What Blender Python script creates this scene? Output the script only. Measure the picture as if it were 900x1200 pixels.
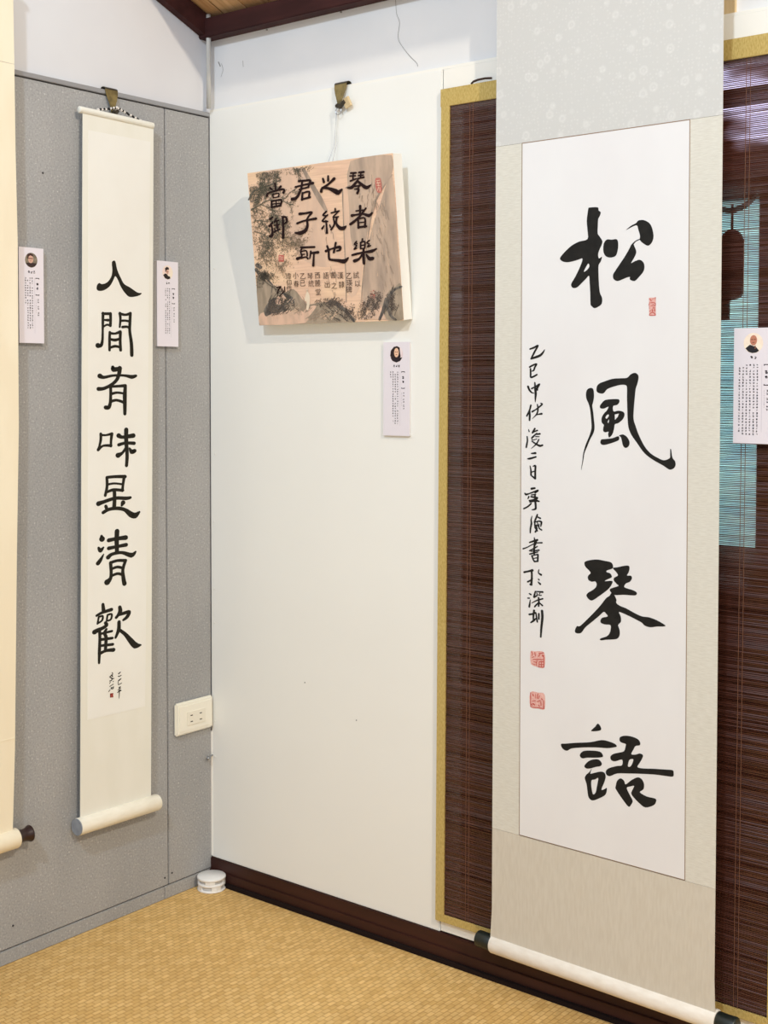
import bpy, bmesh, math, random
from mathutils import Vector, Matrix
from mathutils.geometry import tessellate_polygon

scene = bpy.context.scene
col = scene.collection
for o in list(bpy.data.objects):
    bpy.data.objects.remove(o)

# ------------------------------------------------------------------ camera
F_PX, CX, CY = 1515.0, 450.0, 504.0
cam_d = bpy.data.cameras.new('camera'); cam = bpy.data.objects.new('camera', cam_d)
col.objects.link(cam); scene.camera = cam
cam_d.sensor_fit = 'VERTICAL'; cam_d.sensor_height = 24.0
cam_d.lens = F_PX/1200.0*24.0
cam_d.shift_x = (450.0-CX)/1200.0
cam_d.shift_y = (CY-600.0)/1200.0
cam_d.clip_start = 0.02
_a = math.radians(38.7); _p = math.atan(0.038); _r = 0.0012
_R = Vector((math.cos(_a), math.sin(_a), 0))
_F = Vector((-math.sin(_a)*math.cos(_p), math.cos(_a)*math.cos(_p), -math.sin(_p)))
_U = _R.cross(_F)
_R, _U = _R*math.cos(_r)+_U*math.sin(_r), _U*math.cos(_r)-_R*math.sin(_r)
cam.matrix_world = Matrix(((_R.x, _U.x, -_F.x, 2.226), (_R.y, _U.y, -_F.y, -2.1229), (_R.z, _U.z, -_F.z, 1.19256), (0, 0, 0, 1)))

# ------------------------------------------------------------------ world and lights
w = bpy.data.worlds.new('world'); scene.world = w; w.use_nodes = True
bg = w.node_tree.nodes['Background']
bg.inputs[0].default_value = (0.95, 0.98, 1.03, 1); bg.inputs[1].default_value = 0.60
scene.view_settings.view_transform = 'Standard'; scene.view_settings.look = 'None'
scene.view_settings.exposure = 0.12; scene.view_settings.gamma = 1.0; scene.view_settings.use_curve_mapping = False

def lamp(name, loc, target, energy, color, size):
    d = bpy.data.lights.new(name, 'AREA'); d.shape = 'DISK'; d.size = size; d.energy = energy; d.color = color
    o = bpy.data.objects.new(name, d); col.objects.link(o); o.location = loc
    o.rotation_euler = (Vector(target)-Vector(loc)).to_track_quat('-Z', 'Y').to_euler()
    return o
lamp('spotlight', (4.2, -1.85, 3.65), (0.5, 0, 1.2), 92, (1.0, 0.87, 0.68), 0.10)
lamp('high_window', (1.6, -2.9, 3.3), (0.6, -0.1, 0.7), 48, (0.72, 0.86, 1.0), 0.22)
lamp('window_daylight', (1.15, 1.3, 1.6), (1.15, 0.1, 1.4), 62, (0.88, 0.95, 1.0), 0.5)

# ------------------------------------------------------------------ materials
MATS = {}
def mat(name, color, rough=0.6, spec=0.3, metal=0.0):
    if name in MATS: return MATS[name]
    m = bpy.data.materials.new(name); m.use_nodes = True
    b = m.node_tree.nodes['Principled BSDF']
    b.inputs['Base Color'].default_value = (*color, 1); b.inputs['Roughness'].default_value = rough
    b.inputs['Specular IOR Level'].default_value = spec; b.inputs['Metallic'].default_value = metal
    MATS[name] = m
    return m
def s2l(r, g, b):
    f = lambda c: (c/255/12.92) if c/255 <= 0.04045 else ((c/255+0.055)/1.055)**2.4
    return (f(r), f(g), f(b))
class NT:
    def __init__(s, m): s.t = m.node_tree; s.b = s.t.nodes['Principled BSDF']
    def n(s, kind, **kw):
        x = s.t.nodes.new(kind)
        for k, v in kw.items():
            if k in ('in_',):
                for a, b in v.items(): x.inputs[a].default_value = b
            else: setattr(x, k, v)
        return x
    def l(s, a, b): s.t.links.new(a, b)
    def coord(s, scale=(1, 1, 1)):
        tc = s.n('ShaderNodeNewGeometry'); mp = s.n('ShaderNodeMapping'); mp.inputs['Scale'].default_value = scale
        s.l(tc.outputs['Position'], mp.inputs['Vector']); return mp.outputs[0]
    def ramp(s, fac, stops):
        r = s.n('ShaderNodeValToRGB'); e = r.color_ramp.elements
        while len(e) < len(stops): e.new(0.5)
        for i, (p, c) in enumerate(stops): e[i].position = p; e[i].color = (*c, 1)
        s.l(fac, r.inputs[0]); return r.outputs[0]
    def mix(s, fac, a, b, mode='MIX'):
        x = s.n('ShaderNodeMix', data_type='RGBA', blend_type=mode)
        for k, v in ((0, fac), (6, a), (7, b)):
            if isinstance(v, (int, float)): x.inputs[k].default_value = v
            elif isinstance(v, tuple): x.inputs[k].default_value = (*v, 1)
            else: s.l(v, x.inputs[k])
        return x.outputs[2]
    def bump(s, h, strength=0.3, dist=0.001):
        b = s.n('ShaderNodeBump'); b.inputs['Strength'].default_value = strength; b.inputs['Distance'].default_value = dist
        s.l(h, b.inputs['Height']); s.l(b.outputs[0], s.b.inputs['Normal'])
    def col(s, c): s.l(c, s.b.inputs['Base Color'])
def noisy(name, c1, c2, scale, stretch=(1, 1, 1), rough=0.7, bump=0.15, dist=0.0008, lo=0.35, hi=0.65, detail=4, spec=0.25):
    """two tones mixed by noise, with the same noise as fine relief"""
    m = mat(name, c1, rough, spec); t = NT(m)
    nz = t.n('ShaderNodeTexNoise'); nz.inputs['Scale'].default_value = scale; nz.inputs['Detail'].default_value = detail
    t.l(t.coord(stretch), nz.inputs['Vector'])
    t.col(t.ramp(nz.outputs[0], [(lo, c1), (hi, c2)]))
    if bump: t.bump(nz.outputs[0], bump, dist)
    return m

M_plaster = noisy('plaster_white', s2l(220, 221, 224), s2l(214, 214, 218), 3.0, bump=0.3, dist=0.002, rough=0.85)
M_plaster_r = noisy('plaster_aged', s2l(230, 230, 230), s2l(223, 224, 225), 4.0, bump=0.4, dist=0.002, rough=0.85)
M_panel = noisy('panel_painted', s2l(240, 240, 235), s2l(237, 237, 232), 2.0, bump=0.1, rough=0.55)
M_panel_edge = mat('panel_edge', s2l(240, 238, 230), 0.6)
# grey flecked board
M_grey = mat('grey_flecked_board', s2l(132, 130, 130), 0.85, 0.2); t = NT(M_grey)
n1 = t.n('ShaderNodeTexNoise'); n1.inputs['Scale'].default_value = 260; n1.inputs['Detail'].default_value = 3; t.l(t.coord(), n1.inputs['Vector'])
n2 = t.n('ShaderNodeTexNoise'); n2.inputs['Scale'].default_value = 5; n2.inputs['Detail'].default_value = 4; t.l(t.coord((1, 1, 0.5)), n2.inputs['Vector'])
base = t.ramp(n2.outputs[0], [(0.35, s2l(158, 158, 158)), (0.68, s2l(170, 169, 168))])
fl = t.ramp(n1.outputs[0], [(0.28, (0.78, 0.78, 0.78)), (0.5, (0.98, 0.98, 0.98)), (0.62, (1, 1, 1)), (0.74, (1.7, 1.68, 1.66))])
t.col(t.mix(1.0, base, fl, 'MULTIPLY')); t.bump(n1.outputs[0], 0.3, 0.0006)
M_grey_dark = mat('joint_dark', s2l(62, 60, 62), 0.9)
M_metal = mat('grey_metal_trim', s2l(158, 158, 160), 0.45, 0.5, 0.3)
M_darkwood = noisy('dark_red_wood', s2l(62, 32, 25), s2l(50, 25, 19), 8, (0.5, 5, 5), rough=0.5, bump=0.1, spec=0.3)
M_beam = noisy('dark_beam_wood', s2l(70, 36, 34), s2l(54, 26, 25), 9, (0.8, 3, 3), rough=0.7, bump=0.3)
M_black = mat('gap_shade_black', s2l(34, 24, 22), 0.9, 0.1)  # shade of the floor gap given as a black colour
M_ceil = [noisy('ceiling_wood_%d' % i, s2l(*a), s2l(*b), 14, (8, 0.7, 0.7), rough=0.6, bump=0.15, detail=6) for i, (a, b) in enumerate([((222, 182, 134), (196, 150, 102)), ((232, 194, 146), (208, 166, 118)), ((210, 168, 120), (188, 142, 98))])]
# tatami
M_tatami = mat('tatami_rush', s2l(206, 168, 104), 0.7, 0.25); t = NT(M_tatami)
mp = t.coord()
rot = t.n('ShaderNodeMapping'); rot.inputs['Rotation'].default_value = (0, 0, math.radians(90)); t.l(mp, rot.inputs['Vector'])
br = t.n('ShaderNodeTexBrick'); br.offset = 0.5; br.squash = 1.0
for k, v in (('Scale', 1.0), ('Mortar Size', 0.0016), ('Mortar Smooth', 1.0), ('Bias', 0.0), ('Brick Width', 0.019), ('Row Height', 0.0115)): br.inputs[k].default_value = v
br.inputs['Color1'].default_value = (*s2l(226, 190, 128), 1); br.inputs['Color2'].default_value = (*s2l(209, 170, 106), 1); br.inputs['Mortar'].default_value = (*s2l(184, 143, 84), 1)
t.l(rot.outputs[0], br.inputs['Vector'])
nz = t.n('ShaderNodeTexNoise'); nz.inputs['Scale'].default_value = 30; nz.inputs['Detail'].default_value = 5; t.l(t.coord((4, 1.2, 1)), nz.inputs['Vector'])
nb = t.n('ShaderNodeTexNoise'); nb.inputs['Scale'].default_value = 2.2; nb.inputs['Detail'].default_value = 2; t.l(t.coord(), nb.inputs['Vector'])
c = t.mix(1.0, br.outputs['Color'], t.ramp(nz.outputs[0], [(0.3, (0.88, 0.86, 0.82)), (0.7, (1.1, 1.1, 1.08))]), 'MULTIPLY')
t.col(t.mix(1.0, c, t.ramp(nb.outputs[0], [(0.35, (0.92, 0.9, 0.88)), (0.65, (1.05, 1.05, 1.04))]), 'MULTIPLY'))

inv = t.n('ShaderNodeMath', operation='SUBTRACT'); inv.inputs[0].default_value = 1.0; t.l(br.outputs['Fac'], inv.inputs[1]); t.bump(inv.outputs[0], 0.5, 0.0012)
# paper and mounts
M_paper = noisy('rice_paper', s2l(232, 232, 233), s2l(229, 228, 229), 7, (1, 1, 0.6), rough=0.8, bump=0.25, dist=0.003, spec=0.15)
M_paper_mid = noisy('cream_paper', s2l(236, 235, 229), s2l(233, 231, 224), 8, rough=0.85, bump=0.15, dist=0.002, spec=0.15)
M_mount_mid = noisy('cream_mount', s2l(232, 230, 220), s2l(229, 227, 216), 30, (1, 1, 0.3), rough=0.8, bump=0.1, spec=0.2)
M_mount_tan = noisy('tan_silk_mount', s2l(242, 232, 208), s2l(238, 226, 200), 20, (1, 1, 0.3), rough=0.8, bump=0.1, spec=0.2)
M_linen = noisy('linen_silk', s2l(221, 219, 209), s2l(211, 208, 197), 60, (1.2, 1.2, 9), rough=0.75, bump=0.2, detail=5, spec=0.25)
M_linen_low = noisy('linen_silk_lower', s2l(212, 206, 193), s2l(206, 199, 185), 45, (5, 5, 0.8), rough=0.75, bump=0.2, detail=5, spec=0.25)
# brocade: floral rings and dots woven into silk
M_brocade = mat('brocade_silk', s2l(214, 212, 204), 0.6, 0.4); t = NT(M_brocade)
v1 = t.n('ShaderNodeTexVoronoi', feature='F1'); v1.inputs['Scale'].default_value = 36; v1.inputs['Randomness'].default_value = 0.7; t.l(t.coord((1, 0.01, 1)), v1.inputs['Vector'])
v2 = t.n('ShaderNodeTexVoronoi', feature='F1'); v2.inputs['Scale'].default_value = 150; v2.inputs['Randomness'].default_value = 0.5; t.l(t.coord((1, 0.01, 1)), v2.inputs['Vector'])
flower = t.ramp(v1.outputs['Distance'], [(0.0, (0.6, 0.6, 0.6)), (0.12, (0.1, 0.1, 0.1)), (0.22, (0.6, 0.6, 0.6)), (0.36, (0, 0, 0))])
dots = t.ramp(v2.outputs['Distance'], [(0.15, (1, 1, 1)), (0.42, (0, 0, 0))])
pat = t.mix(0.5, flower, dots, 'ADD')
t.col(t.mix(pat, s2l(205, 205, 202), s2l(220, 220, 217))); 
bw = t.n('ShaderNodeRGBToBW'); t.l(pat, bw.inputs[0]); t.bump(bw.outputs[0], 0.3, 0.0004)
M_ink = noisy('black_ink', s2l(34, 33, 31), s2l(26, 25, 24), 60, rough=0.65, bump=0, spec=0.2)
M_ink_olive = mat('black_ink_matte', s2l(38, 35, 28), 0.8, 0.15)
M_ink_box = mat('print_ink', s2l(42, 28, 28), 0.8, 0.1)
M_seal_l = noisy('seal_red_pale', s2l(232, 190, 182), s2l(222, 165, 156), 300, bump=0)
M_seal = mat('seal_red', s2l(196, 98, 90), 0.8, 0.1)
M_seal_d = mat('seal_red_dark', s2l(122, 50, 42), 0.8, 0.1)
M_line = mat('mount_edge_line', s2l(150, 128, 108), 0.8, 0.1)
M_roller = noisy('roller_silk', s2l(238, 232, 222), s2l(230, 222, 210), 40, (1, 1, 3), rough=0.6, bump=0.1)
M_roller_mid = noisy('roller_cream', s2l(240, 234, 218), s2l(233, 226, 208), 30, (1, 1, 4), rough=0.6, bump=0.1)
M_cap = noisy('roller_end_grey', s2l(150, 156, 165), s2l(135, 141, 150), 60, rough=0.7, bump=0.1)
M_knob = mat('black_lacquer', s2l(28, 34, 30), 0.35, 0.5)
M_knob_b = mat('dark_brown_lacquer', s2l(46, 24, 20), 0.35, 0.5)
M_clip = noisy('brass_clip', s2l(150, 132, 84), s2l(112, 98, 62), 60, rough=0.45, bump=0.1, spec=0.5); M_clip.node_tree.nodes['Principled BSDF'].inputs['Metallic'].default_value = 0.4
M_clip_dark = mat('clip_dark_metal', s2l(72, 66, 56), 0.4, 0.5, 0.5)
M_steel = mat('steel', s2l(170, 172, 175), 0.3, 0.5, 0.8)
M_string = mat('pale_string', s2l(190, 192, 196), 0.7)
M_cordw = mat('cord_white', s2l(225, 220, 215), 0.8); M_cordb = mat('cord_black', s2l(30, 28, 28), 0.8)
M_plastic = mat('white_plastic', s2l(240, 238, 234), 0.35, 0.5)
M_plate = mat('ivory_plastic', s2l(238, 234, 220), 0.35, 0.5)
M_slot = mat('socket_hole', s2l(60, 55, 48), 0.8)
M_card = mat('lavender_card', s2l(228, 222, 229), 0.6, 0.2)
M_cardedge = mat('card_backing', s2l(226, 224, 224), 0.7, 0.2)
M_print = mat('small_print', s2l(44, 38, 44), 0.8, 0.1)
M_print_f = mat('faint_print', s2l(150, 140, 150), 0.8, 0.1)
M_slat = noisy('bamboo_slat', s2l(92, 54, 42), s2l(70, 38, 30), 16, (3, 3, 60), rough=0.33, bump=0.1, spec=0.6)
M_thread = mat('blind_thread', s2l(118, 80, 60), 0.8)
M_bind = noisy('mustard_binding', s2l(202, 178, 112), s2l(178, 152, 84), 120, (4, 4, 1.2), rough=0.85, bump=0.3, detail=5)
M_teal = noisy('teal_cloth', s2l(176, 204, 207), s2l(200, 222, 218), 25, (0.8, 0.8, 3), rough=0.8, bump=0.2)
M_board = noisy('reddish_door_wood', s2l(96, 46, 32), s2l(72, 34, 26), 8, (6, 6, 0.5), rough=0.55, bump=0.1)
M_greycloth = noisy('grey_cloth', s2l(150, 150, 160), s2l(176, 174, 182), 6, bump=0)
M_redboard = noisy('red_lacquer_board', s2l(150, 44, 26), s2l(96, 40, 28), 5, (3, 3, 1), rough=0.5, bump=0)
M_lav = noisy('sky_leaf_backdrop', s2l(96, 62, 52), s2l(226, 220, 235), 5.5, (1, 1, 2.2), rough=0.7, bump=0, lo=0.44, hi=0.58, detail=3)  # bright outdoors and dark leaf shapes painted as pale and brown noise
M_tanpost = noisy('pale_timber', s2l(222, 200, 160), s2l(208, 184, 142), 14, (6, 6, 0.6), rough=0.7, bump=0.1)
M_pipe = mat('grey_pvc', s2l(196, 196, 192), 0.5, 0.4)
M_caulk = mat('white_caulk', s2l(232, 230, 224), 0.8)

def translucent(m, k):
    nt = m.node_tree; p = nt.nodes['Principled BSDF']; out = [n for n in nt.nodes if n.type == 'OUTPUT_MATERIAL'][0]
    tr = nt.nodes.new('ShaderNodeBsdfTranslucent'); mx = nt.nodes.new('ShaderNodeMixShader'); mx.inputs[0].default_value = k
    src = p.inputs['Base Color'].links[0].from_socket
    nt.links.new(src, tr.inputs[0]); nt.links.new(p.outputs[0], mx.inputs[1]); nt.links.new(tr.outputs[0], mx.inputs[2]); nt.links.new(mx.outputs[0], out.inputs[0])
translucent(M_teal, 0.7); translucent(M_lav, 0.7); translucent(M_greycloth, 0.6)

ASPECT = {'big': 1.141, 'mid': 1.271, 'box': 1.333}
INK_BIG = [
 ('pine',[[[[2213,15074],[2386,15064],[2406,15007],[2450,14970],[2433,14905],[2400,14852],[2393,14731],[2390,14598],[2428,14540],[2488,14454],[2473,14382],[2423,14285],[2403,14209],[2424,14141],[2483,14171],[2458,14084],[2415,14020],[2414,13887],[2423,13709],[2445,13530],[2492,13428],[2487,13328],[2427,13279],[2337,13249],[2272,13292],[2251,13337],[2244,13539],[2230,13718],[2216,13841],[2151,13789],[2048,13704],[1969,13645],[1891,13633],[1843,13669],[1845,13725],[1915,13823],[1993,13954],[2058,14085],[2073,14162],[2005,14151],[1900,14128],[1768,14113],[1661,14130],[1594,14180],[1620,14235],[1713,14320],[1845,14413],[2002,14474],[2179,14506],[2178,14658],[2161,14838],[2180,14992],[2192,15058]],[[2201,14065],[2222,14008],[2168,13944],[2106,13921],[2149,14001]]],[[[2594,14473],[2683,14462],[2791,14459],[2815,14348],[2793,14218],[2749,14159],[2648,14145],[2559,14177],[2513,14258],[2514,14379],[2544,14443]]],[[[2969,14611],[3068,14679],[3170,14719],[3214,14761],[3312,14762],[3409,14718],[3470,14649],[3507,14538],[3516,14441],[3485,14357],[3425,14308],[3365,14322],[3279,14382],[3247,14428],[3251,14492],[3216,14603],[3186,14679],[3092,14660]]],[[[3112,14365],[3145,14304],[3178,14226],[3166,14162],[3122,14088],[3079,14021],[3147,14048],[3245,14070],[3319,14023],[3344,13946],[3325,13860],[3248,13777],[3151,13700],[3057,13733],[3056,13776],[2990,13769],[2903,13740],[2803,13717],[2727,13756],[2714,13827],[2751,13891],[2850,14017],[2949,14143],[3034,14268],[3076,14342]]]],[[[3254,14432,152],[3169,14403,152],[3110,14355,261]]]),
 ('wind',[[[[2280,11804],[2327,11771],[2339,11647],[2322,11546],[2304,11479],[2326,11356],[2342,11221],[2356,11087],[2334,10985],[2262,10860],[2199,10722],[2147,10608],[2122,10471],[2084,10306],[2079,10322],[2104,10470],[2121,10607],[2172,10767],[2236,10904],[2279,11018],[2292,11108],[2277,11287],[2252,11444],[2218,11534],[2178,11612],[2172,11713],[2203,11781]]],[[[2397,11827],[2447,11883],[2537,11916],[2714,11968],[2890,11979],[3015,11987],[3089,12049],[3175,12075],[3237,12037],[3245,11972],[3221,11874],[3190,11786],[3172,11611],[3157,11435],[3153,11260],[3196,11129],[3260,10977],[3372,10784],[3495,10658],[3640,10581],[3761,10544],[3868,10585],[3879,10640],[3878,10736],[3897,10737],[3922,10598],[3975,10536],[3983,10461],[3941,10405],[3870,10385],[3798,10421],[3738,10455],[3593,10520],[3447,10601],[3336,10695],[3224,10834],[3111,10973],[3053,11104],[3034,11257],[3025,11455],[3018,11653],[3017,11807],[2991,11855],[2891,11862],[2741,11828],[2614,11783],[2544,11712],[2475,11704],[2397,11737]]],[[[2489,11515],[2565,11583],[2692,11602],[2844,11603],[2864,11553],[2819,11501],[2744,11485],[2732,11429],[2757,11381],[2845,11398],[2946,11377],[2971,11322],[2935,11244],[2847,11176],[2777,11153],[2760,11075],[2728,10974],[2660,10910],[2639,10971],[2647,11016],[2583,11003],[2539,11024],[2539,11091],[2549,11136],[2505,11180],[2504,11269],[2555,11348],[2605,11394],[2643,11468],[2554,11433],[2477,11436],[2464,11474]],[[2771,11330],[2858,11347],[2834,11287],[2776,11230]],[[2644,11328],[2649,11294],[2606,11249],[2581,11271],[2606,11311]],[[2652,11239],[2658,11206],[2640,11167],[2625,11194]]],[[[2495,10867],[2571,10880],[2724,10900],[2850,10940],[2863,10878],[2800,10843],[2674,10801],[2547,10772],[2483,10799]]],[[[2862,10949],[2900,10967],[2950,10973],[3025,10931],[3075,10851],[3064,10774],[3002,10734],[2947,10770],[2921,10858],[2900,10923]]]],[]),
 ('zither',[[[[2173,8613],[2281,8654],[2436,8679],[2591,8668],[2721,8653],[2761,8594],[2745,8541],[2640,8500],[2628,8468],[2699,8454],[2739,8406],[2723,8374],[2629,8327],[2599,8299],[2747,8318],[2736,8251],[2678,8172],[2596,8101],[2466,8004],[2371,7937],[2311,7914],[2251,7939],[2209,7997],[2250,8054],[2334,8105],[2405,8165],[2424,8229],[2392,8274],[2320,8260],[2248,8289],[2240,8357],[2295,8415],[2271,8454],[2198,8510],[2166,8560]]],[[[2757,8553],[2850,8576],[2989,8616],[3081,8624],[3098,8575],[3078,8501],[3048,8447],[3129,8451],[3148,8406],[3107,8340],[3027,8301],[2993,8236],[3062,8213],[3177,8194],[3246,8161],[3235,8115],[3155,8100],[2994,8093],[2855,8073],[2773,8073],[2709,8124],[2702,8164],[2760,8195],[2876,8241],[2841,8272],[2782,8328],[2786,8380],[2863,8429],[2828,8487]]],[[[2742,8107],[2796,8061],[2837,7983],[2833,7931],[2903,7887],[3042,7851],[3227,7781],[3364,7746],[3500,7746],[3657,7710],[3818,7643],[3769,7617],[3658,7603],[3524,7572],[3411,7589],[3354,7633],[3228,7679],[3067,7731],[2892,7772],[2928,7694],[2934,7602],[2894,7556],[2876,7523],[2907,7444],[2908,7351],[2862,7283],[2768,7256],[2627,7232],[2533,7209],[2497,7221],[2532,7250],[2639,7295],[2697,7355],[2724,7442],[2714,7513],[2601,7509],[2518,7530],[2513,7582],[2553,7628],[2659,7662],[2623,7710],[2575,7735],[2481,7651],[2339,7529],[2195,7407],[2099,7289],[1989,7275],[1971,7326],[2012,7405],[2073,7412],[2194,7522],[2361,7689],[2503,7841],[2621,7990],[2691,8039]]]],[]),
 ('speech',[[[[2329,5503],[2412,5597],[2471,5668],[2531,5618],[2523,5551]]],[[[1687,5148],[1789,5172],[2005,5227],[2309,5294],[2548,5377],[2697,5381],[2830,5358],[2868,5318],[2801,5288],[2668,5250],[2460,5224],[2158,5168],[1914,5104],[1821,5044],[1744,5051],[1696,5090]]],[[[2099,5032],[2174,5105],[2341,5144],[2521,5157],[2581,5102],[2566,5065],[2432,5029],[2251,4995],[2160,4964],[2105,4980]]],[[[2192,4829],[2267,4924],[2372,4984],[2492,5007],[2558,4954],[2538,4897],[2433,4858],[2313,4806],[2229,4792]]],[[[2349,4813],[2320,4714],[2389,4736],[2524,4789],[2613,4789],[2644,4721],[2615,4610],[2556,4467],[2610,4478],[2669,4517],[2646,4394],[2528,4303],[2372,4223],[2287,4265],[2262,4379],[2240,4507],[2203,4606],[2239,4680],[2299,4737]],[[2351,4596],[2420,4624],[2489,4664],[2466,4527],[2437,4389],[2384,4339],[2353,4425],[2340,4528]]],[[[2922,5466],[2945,5509],[3047,5548],[3191,5553],[3306,5523],[3344,5466],[3330,5424],[3250,5397],[3208,5325],[3165,5234],[3252,5243],[3337,5279],[3400,5258],[3381,5190],[3333,5104],[3291,5026],[3397,5021],[3622,5058],[3846,5089],[3984,5104],[4006,5058],[3990,4992],[3847,4976],[3623,4956],[3341,4913],[3111,4872],[2879,4826],[2732,4747],[2658,4763],[2649,4827],[2716,4893],[2877,4963],[2979,4996],[2978,5100],[2847,5044],[2759,5045],[2738,5106],[2802,5170],[2933,5221],[3020,5264],[3049,5359],[3048,5398],[2975,5406],[2932,5424]],[[3137,5131],[3204,5151],[3196,5090],[3153,5010],[3101,4999],[3109,5073]]],[[[2851,4580],[2880,4690],[2952,4752],[3025,4720],[3055,4661],[3170,4762],[3298,4840],[3384,4819],[3428,4738],[3414,4645],[3344,4579],[3487,4532],[3656,4529],[3665,4467],[3615,4400],[3460,4329],[3346,4373],[3245,4442],[3172,4517],[3200,4601],[3228,4671],[3142,4640],[3079,4601],[3144,4485],[3202,4394],[3174,4323],[3123,4268],[3029,4344],[2926,4452],[2852,4541]]]],[]),
 ('sig',[],[[[941,12531,268],[1031,12556,342],[1119,12592,298],[1044,12476,342],[968,12348,300]],[[968,12348,300],[1083,12379,427],[1172,12410,426],[1234,12463,319],[1272,12521,64]]]),
 ('sig',[],[[[937,12193,322],[1020,12230,300],[1090,12246,299],[1052,12187,321],[1027,12129,300],[982,12113,150]],[[956,12156,300],[959,12070,322],[964,12000,322],[1034,12016,300],[1098,12048,299]]]),
 ('sig',[],[[[901,11823,387],[933,11759,344],[985,11711,257],[1036,11700,107]],[[1054,11898,235],[1064,11792,407],[1075,11685,428],[1069,11599,300],[1066,11529,86]],[[984,11786,279],[1074,11824,235],[1156,11867,320],[1112,11802,363],[1112,11760,299]]]),
 ('sig',[],[[[967,11469,322],[936,11372,301],[878,11269,302]],[[938,11372,323],[943,11275,366],[940,11189,323]],[[1000,11351,322],[1077,11390,214],[1153,11439,278],[1222,11494,277],[1190,11509,213]],[[1114,11487,214],[1128,11407,299],[1103,11310,257],[1001,11217,54]],[[1090,11289,107],[1154,11306,235],[1211,11314,363]]]),
 ('sig',[],[[[919,11011,151],[932,10974,237]],[[887,10876,237],[894,10800,280],[882,10735,302],[869,10675,302]],[[1060,11031,322],[1009,10954,322]],[[1022,10965,215],[1118,11000,257]],[[1067,10924,215],[1175,10937,321]],[[1010,10868,322],[1105,10946,193]],[[1080,10881,193],[1157,10883,171]],[[991,10857,237],[1010,10815,150],[1106,10839,150]],[[1151,10830,236],[1094,10742,257],[979,10652,54]],[[997,10793,215],[1081,10747,300],[1171,10712,385],[1234,10725,299]]]),
 ('sig',[],[[[986,10561,215],[1076,10570,387]],[[897,10455,173],[955,10463,366],[1089,10500,279]]]),
 ('sig',[],[[[956,10323,172],[975,10248,280],[980,10151,323]],[[1026,10320,172],[1077,10328,365],[1074,10231,344],[1075,10091,366]],[[982,10205,194],[1046,10225,215]],[[989,10141,215],[1073,10091,366]]]),
 ('sig',[],[[[991,9893,388],[1067,9908,323]],[[843,9798,238],[869,9778,390],[946,9799,216],[1138,9869,322],[1074,9822,280]],[[934,9739,281],[914,9700,195]],[[991,9775,216],[1087,9791,237]],[[985,9742,280],[1126,9729,322]],[[947,9664,281],[1050,9681,431],[1126,9718,279]],[[960,9643,324],[1075,9672,431],[1165,9664,258]],[[986,9612,281],[909,9548,281],[819,9504,260]],[[1072,9779,280],[1078,9672,388],[1089,9576,366],[1083,9516,366],[1006,9495,151]]]),
 ('sig',[],[[[1007,9376,108],[988,9299,259],[995,9235,346],[974,9136,303],[970,9055,238]],[[1128,9411,280],[1091,9328,323],[1059,9261,237]],[[1116,9373,215],[1193,9346,322]],[[1078,9268,216],[1168,9290,258],[1219,9273,365],[1206,9196,215]],[[1072,9251,259],[1079,9187,302],[1117,9211,237]],[[1104,9189,280],[1117,9136,323],[1086,9080,302]],[[1129,9261,172],[1143,9192,215]],[[1168,9237,172],[1168,9161,258],[1226,9128,258]],[[1072,9165,237],[1130,9105,258]]]),
 ('sig',[],[[[952,8869,238],[1029,8897,324],[1132,8932,366]],[[1061,8970,173],[1074,8885,367],[1062,8776,367],[1057,8667,389]],[[810,8738,261],[901,8773,195],[1081,8864,173],[1234,8887,279]],[[1119,8931,259],[1094,8843,216]],[[953,8712,217],[1056,8764,238],[1133,8809,194]],[[986,8704,173],[1171,8742,280]],[[960,8648,260],[1056,8678,281],[1146,8707,172]],[[1012,8620,324],[1038,8557,281],[1070,8517,302]],[[1025,8626,173],[1134,8658,237],[1146,8653,323],[1141,8534,302]],[[1051,8575,151],[1121,8592,194]],[[1070,8517,281],[1147,8529,259]]]),
 ('sig',[],[[[836,8292,343],[938,8320,317],[1025,8346,438]],[[1003,8344,365],[1011,8235,341],[1001,8076,415]],[[917,8116,293],[990,8154,293],[1026,8188,219]],[[976,8073,317],[1005,8070,366]],[[1169,8372,170],[1162,8311,218],[1220,8280,363]],[[1163,8190,243],[1178,8179,218]],[[1156,8134,219],[1200,8102,364]]]),
 ('sig',[],[[[955,7894,220],[992,7882,293]],[[924,7805,245],[963,7809,220]],[[978,7780,122],[968,7706,293],[957,7644,342]],[[1093,7951,243],[1064,7851,341]],[[1107,7953,170],[1258,7957,315]],[[1065,7839,317],[1136,7883,243],[1122,7930,146]],[[1201,7939,146],[1172,7887,170],[1230,7893,170]],[[1015,7723,122],[1130,7785,243],[1259,7830,267]],[[1166,7838,316],[1173,7766,316],[1167,7680,292]],[[1159,7740,219],[1095,7678,292],[1080,7658,244]],[[1173,7753,219],[1253,7702,291]]]),
 ('sig',[],[[[958,7497,318],[1045,7519,317],[1103,7551,219]],[[1066,7583,390],[1052,7484,341],[1053,7398,293]],[[995,7348,244],[1060,7393,366],[1111,7442,195]],[[1110,7539,268],[1125,7456,292],[1140,7378,292]],[[1175,7535,316],[1175,7437,292]],[[1246,7598,437],[1254,7471,437],[1234,7287,389],[1221,7102,292]]]),
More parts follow.
